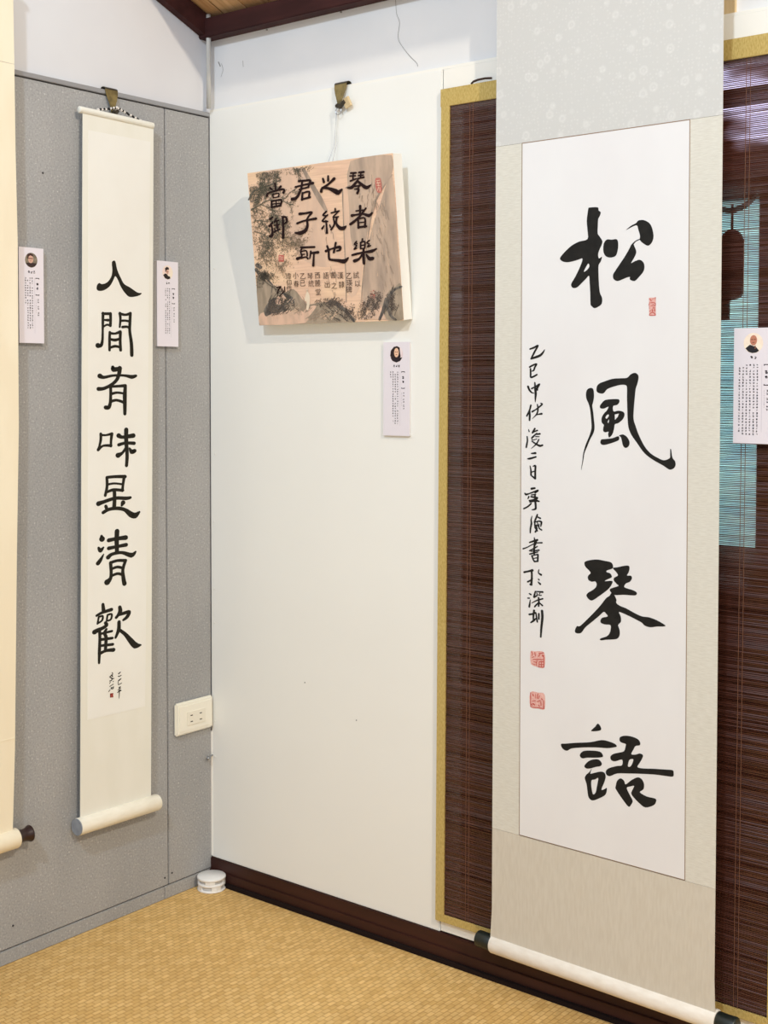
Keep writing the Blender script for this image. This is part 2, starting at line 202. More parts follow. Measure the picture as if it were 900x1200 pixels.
 ('seal1',[[[[990,6791],[1088,6807],[1299,6816],[1305,6536],[1158,6517],[1035,6537],[991,6583]]]],[[[1013,6788,139],[1034,6762,139],[1027,6715,115]],[[1088,6793,115],[1102,6726,161]],[[1034,6687,139],[1075,6705,115]],[[1055,6650,139],[1157,6666,161],[1280,6681,138]],[[1184,6783,161],[1285,6808,161]],[[1171,6724,138],[1211,6770,138]],[[1265,6754,298],[1279,6739,229]],[[1062,6610,139],[1131,6603,161]],[[1137,6638,138],[1131,6545,138]],[[1185,6622,161],[1287,6642,161]],[[1185,6622,138],[1188,6530,138]],[[1239,6647,115],[1243,6532,115]],[[1290,6763,138],[1294,6540,161]],[[1185,6570,138],[1287,6585,138]],[[1172,6522,115],[1291,6536,138]],[[1035,6566,92],[1104,6553,92]]]),
 ('seal2',[[[[991,6009],[1175,6033],[1311,6020],[1316,5744],[1177,5730],[997,5732]]]],[[[998,6005,162],[1002,5739,139]],[[1053,5979,231],[1060,5956,208]],[[1107,5999,92],[1108,5918,116]],[[1162,6007,138],[1149,5924,162]],[[1203,5979,138],[1176,5917,138]],[[1251,5929,207],[1265,5909,161]],[[1040,5849,139],[1108,5872,139]],[[1054,5805,255],[1088,5787,231]],[[1013,5792,139],[1040,5768,162]],[[1143,5854,115],[1217,5889,161]],[[1231,5869,138],[1238,5801,161]],[[1292,5901,138],[1297,5764,184]],[[1013,5735,116],[1164,5742,162],[1306,5752,161]],[[1177,5802,138],[1204,5772,138]]]),
 ('seal3',[[[[3438,13394],[3572,13394],[3576,13078],[3444,13082]]]],[[[3444,13377,101],[3473,13353,157],[3485,13336,101]],[[3510,13369,101],[3529,13374,101]],[[3566,13395,112],[3563,13372,123]],[[3454,13309,101],[3442,13265,146]],[[3479,13303,123],[3529,13306,112],[3570,13283,123],[3561,13249,112]],[[3517,13276,146],[3536,13273,112]],[[3480,13252,101],[3555,13244,112]],[[3518,13212,168],[3555,13210,157]],[[3502,13190,135],[3512,13156,191]],[[3549,13185,146],[3553,13155,146]],[[3462,13158,146],[3474,13168,112]],[[3469,13118,90],[3506,13134,146],[3544,13121,123],[3572,13092,134]],[[3469,13118,101],[3453,13085,124],[3569,13081,123]],[[3449,13242,79],[3449,13197,79]]]),
]
INK_MID = [
 ('person',[[[[804,14468],[872,14513],[912,14466],[954,14310],[1055,14137],[1143,14022],[1298,13961],[1506,13862],[1632,13854],[1584,13809],[1452,13768],[1283,13753],[1168,13823],[1053,13947],[965,14102],[895,14177],[838,14084],[749,13960],[610,13869],[474,13836],[392,13864],[401,13959],[463,14006],[524,13986],[624,14008],[712,14066],[789,14170],[815,14301]]]],[]),
 ('among',[],[[[556,13367,513],[550,13219,474],[543,13001,395],[536,12804,435],[500,12684,592],[414,12673,906]],[[544,13356,474],[756,13365,516]],[[756,13369,516],[760,13226,477],[749,13107,516]],[[580,13224,316],[692,13224,515]],[[554,13071,277],[654,13124,356],[749,13107,437]],[[1010,13376,520],[1164,13358,442],[1306,13392,524]],[[1015,13386,520],[1029,13257,440],[1008,13086,360]],[[1029,13221,440],[1163,13231,402],[1292,13216,443]],[[1084,13088,481],[1213,13099,443],[1290,13055,403]],[[1306,13398,524],[1292,13206,524],[1285,13004,524],[1327,12763,606],[1338,12562,647],[1338,12481,607]],[[733,12968,437],[726,12789,477],[724,12580,437]],[[733,12948,477],[879,12942,399],[1020,12986,560]],[[1027,12976,521],[1018,12796,521],[1029,12586,521]],[[739,12819,397],[878,12802,558],[1018,12836,400]],[[730,12630,397],[877,12669,519],[1024,12646,401]]]),
 ('have',[],[[[810,12216,598],[834,12166,878],[1013,12187,682]],[[1000,12197,802],[979,12067,681],[909,11937,600],[768,11837,558],[567,11758,595],[418,11748,711]],[[457,12025,869],[569,11996,555],[821,12036,439],[1127,12037,443],[1334,12008,729],[1452,12033,487]],[[748,11807,518],[746,11608,518],[735,11448,558],[689,11349,677],[613,11350,755]],[[755,11797,438],[946,11806,481],[1151,11816,604]],[[1151,11806,564],[1136,11605,725],[1135,11403,685],[1133,11201,565]],[[757,11637,518],[919,11666,441],[1124,11645,403]],[[753,11478,518],[918,11502,481],[1135,11443,524]]]),
 ('taste',[],[[[471,10788,476],[470,10659,476],[431,10522,396],[398,10444,515]],[[471,10762,436],[608,10754,358],[772,10779,520]],[[772,10779,560],[748,10630,440],[744,10510,440]],[[406,10448,475],[531,10528,397],[744,10524,560]],[[1169,10857,768],[1167,10595,728],[1190,10290,607],[1170,10068,567]],[[957,10733,844],[1065,10695,564],[1363,10720,853]],[[961,10532,603],[1141,10565,525],[1388,10550,651]],[[1166,10473,445],[1062,10356,484],[938,10305,925]],[[1256,10450,284],[1321,10366,813],[1400,10383,733]]]),
 ('is',[],[[[627,9843,506],[631,9647,507],[580,9455,506]],[[627,9843,506],[861,9846,556],[1127,9831,654]],[[1103,9828,560],[1072,9666,466],[1050,9528,513]],[[640,9688,415],[830,9700,371],[1051,9668,373]],[[595,9516,414],[799,9563,556],[1065,9534,513]],[[829,9542,602],[833,9357,649],[820,9172,695]],[[397,9291,870],[536,9320,644],[857,9378,603],[1153,9353,655],[1273,9361,516]],[[593,9224,553],[621,9152,599]],[[519,9091,598],[679,9148,600],[914,9153,651],[1121,9102,655],[1285,8991,1034],[1405,8958,1084],[1527,9024,378]],[[1068,9265,840],[1032,9207,420]]]),
 ('clear',[],[[[471,8589,460],[485,8523,1012]],[[389,8344,413],[440,8282,782],[521,8338,323]],[[526,8192,184],[438,8075,644],[369,8009,735]],[[895,8655,837],[884,8423,791],[891,8189,699]],[[667,8478,740],[878,8493,605],[1131,8493,890]],[[666,8305,694],[877,8319,558],[1144,8334,703]],[[647,8110,786],[758,8168,603],[1024,8175,561],[1293,8089,895],[1414,8154,331]],[[713,7987,603],[726,7788,557],[710,7651,603],[616,7574,1065]],[[713,7987,556],[904,8013,513],[1127,7989,610]],[[1127,7989,563],[1050,7798,562],[1064,7609,703],[1093,7483,797]],[[726,7846,464],[903,7873,513],[1066,7824,468]],[[725,7696,464],[902,7728,513],[1049,7681,468]]]),
 ('joy',[],[[[496,7110,520],[512,6978,681]],[[324,6888,438],[474,6933,520],[726,6964,645]],[[381,6852,359],[347,6711,359]],[[381,6852,359],[486,6857,360],[468,6764,360],[347,6717,319]],[[619,6862,362],[593,6735,321]],[[619,6862,362],[731,6863,363],[707,6753,363],[593,6735,321]],[[560,6700,562],[592,6645,643],[496,6599,601],[371,6574,719],[266,6544,876]],[[401,6573,560],[407,6372,520],[391,6074,560],[382,5855,400]],[[584,6556,442],[533,6483,522],[575,6386,603],[568,6246,563],[554,6088,563]],[[420,6480,440],[735,6493,444]],[[419,6354,520],[746,6339,485]],[[418,6224,440],[755,6200,525]],[[391,6050,560],[567,6092,523],[775,6076,728]],[[957,6987,608],[969,6894,771],[904,6812,527],[857,6772,526]],[[917,6820,527],[1084,6838,611],[1220,6843,654],[1161,6745,653],[1057,6689,448]],[[933,6666,608],[927,6514,690],[875,6401,527],[836,6336,445]],[[940,6492,528],[1106,6365,653],[1261,6198,943],[1392,6074,1111],[1545,6060,289]]]),
 ('sigm',[],[[[966,5557,141],[917,5530,253]],[[903,5476,155],[930,5468,169],[984,5483,141]],[[974,5407,183],[920,5381,253]],[[902,5371,98],[902,5293,127],[946,5296,155],[1000,5311,99]],[[964,5239,127],[919,5220,183]],[[928,5211,169],[963,5204,183]],[[892,5172,141],[972,5160,141]],[[878,5121,141],[927,5140,211],[981,5144,127]],[[932,5210,141],[931,5104,155],[921,4986,85]],[[740,5586,126],[744,5540,154],[674,5510,154]],[[709,5539,112],[744,5501,210]],[[665,5505,140],[735,5457,210],[788,5448,98]],[[735,5457,196],[717,5418,168],[669,5413,182]],[[765,5389,168],[762,5381,140]],[[690,5388,98],[664,5358,126]],[[760,5326,154],[667,5294,126]],[[769,5276,126],[759,5235,168],[715,5236,182],[707,5259,182],[760,5263,70]],[[676,5223,126],[636,5188,140]]]),
 ('seal4',[[[[675,5139],[763,5133],[762,5041],[677,5049]]]],[[[684,5130,154],[683,5057,154]],[[692,5125,140],[754,5124,140]],[[688,5094,112],[732,5093,112]],[[732,5121,112],[731,5051,112]],[[687,5056,126],[753,5050,126]]]),
]
INK_BOX = [
 ('b',[],[[[2979,3077,374],[3115,3069,335]],[[2948,3020,299],[3097,3011,261]],[[2952,2919,337],[3104,2948,299]],[[3041,3077,261],[3021,2937,299]],[[3197,3067,372],[3325,3067,371]],[[3177,3007,298],[3307,3004,260]],[[3146,2948,298],[3316,2960,334]],[[3246,3066,260],[3224,2955,260]],[[3151,2915,336],[3084,2865,449],[2977,2786,638],[2859,2786,263]],[[3137,2898,410],[3230,2833,484],[3322,2762,670],[3395,2748,632],[3484,2787,222]],[[3053,2798,299],[3208,2803,336]],[[3182,2800,299],[3116,2729,262]],[[3048,2742,225],[3159,2736,336],[3115,2655,487]]]),
 ('b',[],[[[3165,2387,488],[3155,2283,413],[3135,2200,301]],[[3045,2298,264],[3268,2297,300]],[[3313,2331,337],[3147,2189,376],[2988,2092,491],[2870,2039,493]],[[2929,2212,567],[3025,2218,339],[3224,2221,338],[3381,2177,636],[3471,2224,298]],[[3087,2137,339],[3080,1948,415]],[[3086,2128,301],[3266,2133,300],[3255,1954,414]],[[3084,2052,226],[3259,2052,225]],[[3071,1958,378],[3288,1965,413]]]),
 ('b',[],[[[3000,1672,304],[2940,1618,266],[2997,1588,266],[2925,1519,305],[2992,1531,228]],[[2972,1647,228],[3016,1628,228]],[[3348,1673,264],[3275,1627,264],[3336,1598,264],[3287,1544,264],[3368,1562,264]],[[3166,1714,302],[3148,1658,265]],[[3110,1645,303],[3098,1518,303]],[[3110,1645,265],[3223,1653,302],[3211,1521,303]],[[3117,1584,227],[3217,1587,227]],[[3098,1518,266],[3211,1521,265]],[[2861,1399,382],[3002,1419,419],[3178,1437,379],[3390,1449,603],[3524,1492,225]],[[3176,1494,417],[3160,1314,494],[3163,1209,494]],[[3124,1393,304],[3042,1312,419],[2913,1275,650]],[[3241,1386,303],[3315,1301,681],[3401,1300,642]]]),
 ('b',[],[[[1517,3051,436],[1694,3044,395],[1842,3030,433],[1775,2907,355]],[[1409,2936,358],[1630,2956,356],[1917,2973,511]],[[1513,2875,318],[1788,2900,355]],[[1611,3032,356],[1575,2895,436],[1479,2763,518],[1384,2695,599],[1292,2689,640]],[[1600,2797,357],[1572,2655,477]],[[1600,2789,318],[1792,2802,395],[1766,2678,396]],[[1573,2661,358],[1807,2685,396]]]),
 ('b',[],[[[2204,3035,390],[2224,2964,469]],[[2354,3080,311],[2345,2982,467]],[[2513,3006,582],[2351,2913,390],[2164,2838,431],[2131,2775,549]],[[2165,2851,392],[2342,2821,507],[2520,2750,895],[2595,2714,894],[2705,2769,310]]]),
 ('b',[],[[[821,3061,403],[823,2943,363]],[[670,2978,445],[723,2942,323]],[[982,2986,482],[907,2936,282]],[[553,2824,528],[626,2883,365],[1046,2923,401],[1052,2852,482]],[[733,2845,283],[735,2763,283]],[[732,2841,243],[911,2846,282],[889,2775,282]],[[735,2763,243],[903,2773,242]],[[674,2697,365],[672,2568,447]],[[673,2691,325],[966,2703,363],[931,2578,404]],[[699,2634,243],[937,2634,242]],[[813,2696,243],[809,2577,243]],[[660,2565,366],[940,2583,363]]]),
 ('b',[],[[[659,2344,448],[590,2312,408]],[[662,2241,367],[557,2166,491]],[[615,2199,327],[636,2057,409],[608,1956,656],[539,1951,410]],[[776,2320,325],[718,2237,285]],[[721,2257,326],[850,2268,284]],[[796,2268,285],[779,2109,326]],[[703,2172,285],[855,2181,284]],[[709,2100,286],[714,2031,327]],[[688,2029,327],[858,2079,325]],[[816,2164,244],[797,2067,244]],[[956,2337,364],[1066,2318,444],[1085,2229,404],[1010,2184,283]],[[975,2336,405],[964,2096,487],[937,1893,610]]]),
 ('b',[],[[[1474,2361,560],[1624,2360,399],[1816,2364,476],[1727,2291,358],[1666,2226,319]],[[1385,2166,442],[1554,2200,360],[1746,2216,398],[1924,2226,516]],[[1666,2226,399],[1673,2105,479],[1602,1999,681],[1446,1954,764],[1295,1970,242]]]),
 ('b',[],[[[1442,1646,403],[1824,1632,400]],[[1468,1634,363],[1419,1556,323],[1442,1453,364],[1307,1414,609]],[[1439,1561,242],[1585,1566,282],[1602,1463,322]],[[1419,1417,283],[1558,1436,323],[1615,1396,363]],[[1446,1499,242],[1537,1498,202]],[[1712,1548,361],[1689,1458,322],[1667,1395,201]],[[1703,1508,321],[1915,1515,560]],[[1799,1522,321],[1776,1372,362],[1753,1242,483]]]),
 ('b',[],[[[2231,2351,354],[2130,2280,316],[2248,2261,275]],[[2263,2279,275],[2105,2162,356],[2250,2142,315]],[[2204,2161,276],[2210,2005,355],[2206,1906,475]],[[2141,2060,237],[2082,2005,396]],[[2301,2064,236],[2318,2018,315]],[[2486,2390,313],[2479,2321,274]],[[2365,2311,275],[2585,2333,312]],[[2557,2315,234],[2409,2219,275],[2556,2217,274]],[[2419,2188,275],[2429,2069,314],[2332,1967,394]],[[2512,2201,352],[2483,2085,392],[2578,1979,705],[2682,1971,704],[2750,2010,195]]]),
 ('b',[],[[[2187,1629,397],[2217,1527,397],[2215,1367,438],[2279,1334,437],[2462,1309,594],[2630,1284,828],[2749,1352,236]],[[2143,1527,517],[2300,1562,317],[2528,1587,591],[2530,1527,394],[2442,1513,277]],[[2431,1682,394],[2395,1576,356],[2360,1488,435]]]),
 ('bs',[],[[[638,819,261],[755,833,298],[671,761,298],[651,697,261]],[[777,794,149],[788,728,186]],[[870,828,186],[848,735,223],[695,629,224]]]),
 ('seal5',[[[[3615,2890],[3653,2911],[3737,2903],[3757,2849],[3766,2681],[3736,2613],[3652,2620],[3615,2695],[3601,2808]]]],[]),
 ('seal6',[[[[765,1523],[914,1515],[899,1371],[750,1386]]]],[]),
 ('sealhi',[],[[[3649,2859,129],[3722,2861,129]],[[3640,2813,129],[3737,2810,129]],[[3671,2838,111],[3688,2753,111]],[[3652,2756,111],[3737,2758,111]],[[3686,2725,111],[3655,2654,111]],[[3721,2713,111],[3714,2639,111]]]),
 ('sealhi',[],[[[790,1491,123],[824,1489,123]],[[805,1500,102],[795,1408,103]],[[861,1497,102],[852,1405,102]],[[841,1467,102],[886,1465,102]],[[837,1431,102],[882,1428,102]]]),
 ('wash_gray',[[[[2982,3323],[4068,3327],[4056,2982],[3787,2680],[3497,2309],[3313,1879],[3198,1574],[2875,1594],[2857,2362]]],[[[4045,2926],[4072,1518],[4088,21],[3557,37],[3227,264],[3042,498],[3232,1302],[3396,1829],[3708,2424]]]],[]),
 ('wash_pale',[[[[553,3397],[1668,3308],[1797,3044],[2011,2705],[2224,2368],[2423,1897],[2492,1345],[2109,1183],[1442,1406],[936,2096],[411,2703]]],[[[2713,2733],[2808,2792],[2912,2760],[3143,1936],[3173,1486],[2970,683],[2664,604],[2649,1609]]]],[]),
 ('ridge',[],[[[1665,3286,635],[1852,2970,816],[2066,2631,996],[2224,2368,543]],[[2715,2755,223],[2685,2240,179],[2661,1608,181],[2638,972,182],[2598,423,137]],[[4046,2939,215],[3789,2702,261],[3533,2395,351],[3383,2008,265],[3248,1481,223],[3112,948,225],[3004,408,136]],[[2808,2792,222],[2918,2826,221]]]),
 ('rock',[[[[41,1052],[354,965],[731,780],[787,682],[1120,763],[1354,540],[1533,416],[1913,449],[2398,362],[2655,191],[2800,3],[1743,-5],[-21,3]]],[[[3718,561],[3928,686],[4100,714],[4099,21],[3672,33],[3572,207]]]],[]),
 ('rocklight',[[[[615,617],[818,671],[922,605],[832,489],[630,448],[539,524]]],[[[77,273],[681,302],[1328,281],[1397,18],[34,11]]],[[[1428,325],[1751,384],[1575,202],[1302,30],[1240,46]]],[[[2972,53],[3526,344],[3644,34]]]],[]),
 ('ink_gray',[[[[183,319],[315,484],[480,588],[614,602],[536,500],[660,423],[954,532],[897,367],[711,277],[410,253],[237,196]]],[[[756,707],[929,666],[1101,574],[1125,430],[1019,410],[917,557]]]],[[[2163,463,648],[2398,362,737],[2625,192,551],[2777,13,367]],[[4098,687,353],[3894,621,444],[3756,470,624],[3706,293,537],[3792,88,447],[3900,18,357]],[[3680,451,536],[3605,251,628],[3471,39,451]],[[49,1245,673],[167,1094,576],[329,1038,383],[512,885,191]],[[93,1339,864],[188,1286,671]],[[512,885,143],[461,719,96]],[[-15,2787,284],[173,2961,282],[545,3022,233],[980,3122,138]],[[46,2734,189],[287,2785,141]]]),
 ('figure',[[[[1495,676],[1547,688],[1587,578],[1575,461],[1508,299],[1460,324],[1487,465],[1428,514]]]],[[[1525,717,421],[1525,712,421]]]),
]
SMALL_TEXT = [('試', 0.2928, 0.0981), ('以', 0.2954, 0.0802), ('乙', 0.2733, 0.0973), ('瑛', 0.2728, 0.0827), ('碑', 0.2706, 0.0686), ('漢', 0.2498, 0.0992), ('隸', 0.2509, 0.08), ('書', 0.229, 0.1013), ('之', 0.2298, 0.0792), ('語', 0.209, 0.1012), ('出', 0.2107, 0.0823), ('西', 0.1851, 0.1024), ('麓', 0.1838, 0.0862), ('堂', 0.1835, 0.0674), ('琴', 0.164, 0.102), ('統', 0.1653, 0.0863), ('乙', 0.1429, 0.1031), ('巳', 0.141, 0.0881), ('小', 0.1223, 0.1055), ('春', 0.1219, 0.0876), ('瑋', 0.1005, 0.1052), ('仰', 0.1006, 0.0911), ('作', 0.1003, 0.0782)]
# ------------------------------------------------------------------ mesh helpers
def link(name, me, parent=None, m=None):
    o = bpy.data.objects.new(name, me); col.objects.link(o)
    if m: me.materials.append(m)
    if parent: o.parent = parent
    return o
def origin_of(p):
    v = Vector((0, 0, 0))
    while p: v += p.location; p = p.parent
    return v
def obj(name, bm, m, parent=None, smooth=False):
    off = origin_of(parent)
    me = bpy.data.meshes.new(name)
    bmesh.ops.recalc_face_normals(bm, faces=bm.faces)
    if parent: bmesh.ops.translate(bm, verts=bm.verts, vec=-off)
    bm.to_mesh(me); bm.free()
    if smooth:
        for p in me.polygons: p.use_smooth = True
    return link(name, me, parent, m)
def thing(name, label, cat, loc, group=None):
    o = bpy.data.objects.new(name, None); o.empty_display_size = 0.05; col.objects.link(o); o.location = loc
    o['label'] = label; o['category'] = cat
    if group: o['group'] = group
    return o
def tag(o, label, cat, group=None):
    o['label'] = label; o['category'] = cat
    if group: o['group'] = group
    return o
def struct(o): o['kind'] = 'structure'; return o
def box(bm, x0, x1, y0, y1, z0, z1, bevel=0):
    b2 = bmesh.new() if bevel else bm
    vs = [b2.verts.new((x, y, z)) for x in (x0, x1) for y in (y0, y1) for z in (z0, z1)]
    for f in ((0, 1, 3, 2), (4, 6, 7, 5), (0, 4, 5, 1), (2, 3, 7, 6), (0, 2, 6, 4), (1, 5, 7, 3)): b2.faces.new([vs[i] for i in f])
    if bevel:
        bmesh.ops.bevel(b2, geom=b2.edges[:], offset=bevel, segments=2, affect='EDGES')
        me = bpy.data.meshes.new('tmp'); b2.to_mesh(me); b2.free(); bm.from_mesh(me); bpy.data.meshes.remove(me)
    return bm
def bx(*a, **k): return box(bmesh.new(), *a, **k)
def tube(bm, pts, r, n=8, cap=True):
    pts = [Vector(p) for p in pts]; rings = []
    for i, p in enumerate(pts):
        d = (pts[min(i+1, len(pts)-1)]-pts[max(i-1, 0)]).normalized()
        a = d.cross(Vector((0, 0, 1)))
        if a.length < 1e-3: a = d.cross(Vector((1, 0, 0)))
        a.normalize(); b = d.cross(a)
        rr = r[i] if isinstance(r, (list, tuple)) else r
        rings.append([bm.verts.new(p+a*math.cos(2*math.pi*k/n)*rr+b*math.sin(2*math.pi*k/n)*rr) for k in range(n)])
    for q in range(len(rings)-1):
        for k in range(n): bm.faces.new((rings[q][k], rings[q][(k+1) % n], rings[q+1][(k+1) % n], rings[q+1][k]))
    if cap: bm.faces.new(rings[0][::-1]); bm.faces.new(rings[-1])
    return bm
class Frame:
    """a flat sheet standing in the room: u along, v up, h out of it towards the room (metres)"""
    def __init__(s, O, U, V): s.O = Vector(O); s.U = Vector(U).normalized(); s.V = Vector(V).normalized(); s.N = s.U.cross(s.V)
    def p(s, u, v, h=0): return s.O+s.U*u+s.V*v+s.N*h
def prism(bm, fr, loops, h0, h1=None):
    """polygon with holes laid on a frame; with h1 it gets thickness"""
    flat = [pt for lp in loops for pt in lp]
    tris = tessellate_polygon([[Vector((a, b, 0)) for a, b in lp] for lp in loops])
    top = [bm.verts.new(fr.p(a, b, h0 if h1 is None else h1)) for a, b in flat]
    for t3 in tris:
        try: bm.faces.new([top[i] for i in t3])
        except ValueError: pass
    if h1 is not None:
        bot = [bm.verts.new(fr.p(a, b, h0)) for a, b in flat]
        for t3 in tris:
            try: bm.faces.new([bot[i] for i in t3][::-1])
            except ValueError: pass
        k = 0
        for lp in loops:
            n = len(lp)
            for i in range(n):
                j = (i+1) % n; bm.faces.new((top[k+i], top[k+j], bot[k+j], bot[k+i]))
            k += n
    return bm
def rect(u0, v0, u1, v1): return [(u0, v0), (u1, v0), (u1, v1), (u0, v1)]
def smooth_loop(lp, sub=3):
    n = len(lp); out = []
    if n < 5: return lp
    for i in range(n):
        p0, p1, p2, p3 = lp[i-1], lp[i], lp[(i+1) % n], lp[(i+2) % n]
        for k in range(sub):
            t_ = k/sub
            out.append(tuple(0.5*((2*p1[c])+(-p0[c]+p2[c])*t_+(2*p0[c]-5*p1[c]+4*p2[c]-p3[c])*t_*t_+(-p0[c]+3*p1[c]-3*p2[c]+p3[c])*t_**3) for c in (0, 1)))
    return out
def stroke_loop(st, asp):
    """outline of a brush stroke from centre points with widths; asp = how much wider a round mark is across than up"""
    P = [(u/asp, v, w_/2) for u, v, w_ in st]
    pts = []
    n = len(P)
    for i in range(n-1):
        p0 = P[max(i-1, 0)]; p1 = P[i]; p2 = P[i+1]; p3 = P[min(i+2, n-1)]
        for k in range(4):
            t_ = k/4
            pts.append(tuple(0.5*((2*p1[c])+(-p0[c]+p2[c])*t_+(2*p0[c]-5*p1[c]+4*p2[c]-p3[c])*t_*t_+(-p0[c]+3*p1[c]-3*p2[c]+p3[c])*t_**3) if c < 2 else p1[c]+(p2[c]-p1[c])*t_ for c in (0, 1, 2)))
    pts.append(P[-1])
    return pts
def ribbon(bm, fr, st, asp, h):
    """a brush stroke as a flat ribbon with round ends"""
    pts = stroke_loop(st, asp); n = len(pts); L = []; R = []
    for i, (x, y, r) in enumerate(pts):
        a = pts[max(i-1, 0)]; b = pts[min(i+1, n-1)]; dx, dy = b[0]-a[0], b[1]-a[1]; d = math.hypot(dx, dy) or 1e-9
        nx, ny = -dy/d, dx/d
        L.append(bm.verts.new(fr.p((x+nx*r)*asp, y+ny*r, h))); R.append(bm.verts.new(fr.p((x-nx*r)*asp, y-ny*r, h)))
    for i in range(n-1): bm.faces.new((L[i], R[i], R[i+1], L[i+1]))
    for x, y, r in (pts[0], pts[-1]) + tuple(pts[4:-1:4]):
        k = 10; bm.faces.new([bm.verts.new(fr.p((x+math.cos(2*math.pi*q/k)*r)*asp, y+math.sin(2*math.pi*q/k)*r, h+0.00002)) for q in range(k)])
def ink(fr, key, entry, h, bm=None, bound=None):
    bm = bm or bmesh.new(); lab, polys, strokes = entry
    for loops in polys:
        ls = [smooth_loop([(a*1e-4, b*1e-4) for a, b in lp]) for lp in loops]
        if bound: ls = [[(min(max(a, 0), bound[0]), min(max(b, 0), bound[1])) for a, b in lp] for lp in ls]
        prism(bm, fr, ls, h)
    for q, st in enumerate(strokes): ribbon(bm, fr, [(a*1e-4, b*1e-4, c_*1e-5*{'mid': 1.24, 'big': 1.1, 'box': 1.12}[key]) for a, b, c_ in st], ASPECT[key], h+0.00004*(q % 6))
    return bm
def flat_obj(name, bm, m, parent):
    off = origin_of(parent); me = bpy.data.meshes.new(name)
    bmesh.ops.translate(bm, verts=bm.verts, vec=-off); bm.to_mesh(me); bm.free(); return link(name, me, parent, m)
rnd = random.Random(7)
# ================================================================== SETTING
floor = struct(obj('floor', bx(-0.02, 3.2, -3.2, -0.016, -0.03, 0.0), M_tatami))
# dark gap between mats and right wall, its shade put into a black strip
struct(obj('gap_strip_1', bx(0.0, 2.6, -0.016, 0.0, -0.03, 0.009), M_black))
# ---- left wall: white plaster above, grey boards below
wl = struct(obj('wall_left', bx(-0.06, -0.010, -3.2, 0.02, -0.03, 2.9), M_plaster))
def part(name, bm, m, parent, smooth=False): return obj(name, bm, m, parent, smooth)
part('board', bx(-0.0101, 0.0, -3.2, -0.1385, 0.0315, 1.806, bevel=0.0012), M_grey, wl)
part('board', bx(-0.0101, 0.0, -0.1362, -0.0005, 0.0315, 1.806, bevel=0.0012), M_grey, wl)
part('joint', bx(-0.0100, -0.004, -3.2, 0.0, 0.0, 1.812), M_grey_dark, wl)
part('board', bx(-0.0101, 0.0005, -3.2, -0.150, 0.0, 0.0292, bevel=0.001), M_grey, wl)
part('board', bx(-0.0101, 0.0005, -0.1490, -0.0005, 0.0, 0.0292, bevel=0.001), M_grey, wl)
part('capping_strip', bx(-0.0101, 0.003, -3.2, -0.0005, 1.8085, 1.8185, bevel=0.001), M_metal, wl)
# small nails and pits in the boards
for (y, z) in ((-0.127, 0.055), (-0.149, 0.05), (-0.142, 1.405), (-0.127, 1.405), (-0.47, 1.62), (-0.15, 1.30), (-0.56, 0.075)):
    bm = bmesh.new(); tube(bm, [(0.0, y, z), (0.0009, y, z)], 0.0022, 8); part('nail_head', bm, M_grey_dark, wl)
# ---- right wall: aged plaster above, painted panels below, opening behind the blind
wr = struct(obj('wall_right', bx(-0.06, 2.6, 0.012, 0.05, 1.80, 2.08), M_plaster_r))
part('wall_below', bx(-0.06, 0.715, 0.012, 0.05, -0.03, 1.80), M_plaster_r, wr)
part('wall_foot', bx(0.715, 2.6, 0.012, 0.05, -0.03, 0.10), M_plaster_r, wr)
part('panel', bx(0.0005, 0.6745, 0.0, 0.0121, 0.057, 1.8195, bevel=0.0015), M_panel, wr)
part('panel', bx(0.6765, 2.6, 0.001, 0.0121, 1.735, 1.8185, bevel=0.001), M_panel_edge, wr)
part('panel_ledge', bx(0.0005, 2.6, 0.002, 0.0125, 1.8187, 1.8245), M_panel_edge, wr)
part('panel', bx(0.6765, 2.6, 0.001, 0.0121, 0.060, 0.095), M_panel_edge, wr)
# cracks in the plaster above the panel
fr_up = Frame((0, 0.0119, 0), (1, 0, 0), (0, 0, 1))
bm = bmesh.new()
for st in ([(0.545, 1.99, .0012), (0.548, 1.955, .001), (0.556, 1.935, .0012), (0.552, 1.905, .0012), (0.563, 1.885, .001), (0.583, 1.862, .0014), (0.60, 1.846, .0012), (0.604, 1.838, .001)],
           [(0.10, 1.926, .0012), (0.101, 1.912, .0012)], [(0.02, 1.935, .003), (0.026, 1.925, .003)], [(0.03, 1.93, .001), (0.035, 1.915, .001), (0.028, 1.90, .001)],
           [(0.395, 1.985, .004), (0.398, 1.984, .004)], [(0.175, 1.984, .004), (0.178, 1.983, .003)]):
    ribbon(bm, fr_up, st, 1.0, 0.0004)
flat_obj('crack', bm, mat('crack_grey', s2l(150, 147, 143), 0.9), wr)
# screw heads down the left edge of the white panel
for z in (1.455, 1.02, 0.86, 0.70, 0.30, 0.385, 0.62):
    bm = bmesh.new(); tube(bm, [(0.012+0.004*(z > 1), 0.0, z), (0.012+0.004*(z > 1), -0.0012, z)], 0.0018, 8); part('screw_head', bm, M_caulk, wr)
for (x, z) in ((0.30, 0.52), (0.45, 0.46)):
    bm = bmesh.new(); tube(bm, [(x, 0.0, z), (x, -0.0006, z)], 0.0013, 6); part('pin_mark', bm, M_grey_dark, wr)
part('corner_caulk', bx(-0.0005, 0.0025, -0.0022, 0.0, 0.06, 0.36), M_caulk, wr)
part('panel', bx(1.402, 2.6, 0.0005, 0.0121, 0.057, 1.7345, bevel=0.001), M_panel, wr)
part('post', bx(1.268, 1.292, 0.004, 0.0121, 1.8245, 2.03), M_tanpost, wr)
struct(obj('baseboard_right', box(bx(0.0, 2.6, -0.0045, 0.0121, 0.009, 0.0565, bevel=0.001), 0.0, 2.6, -0.0085, -0.0044, 0.009, 0.030, bevel=0.001), M_darkwood))
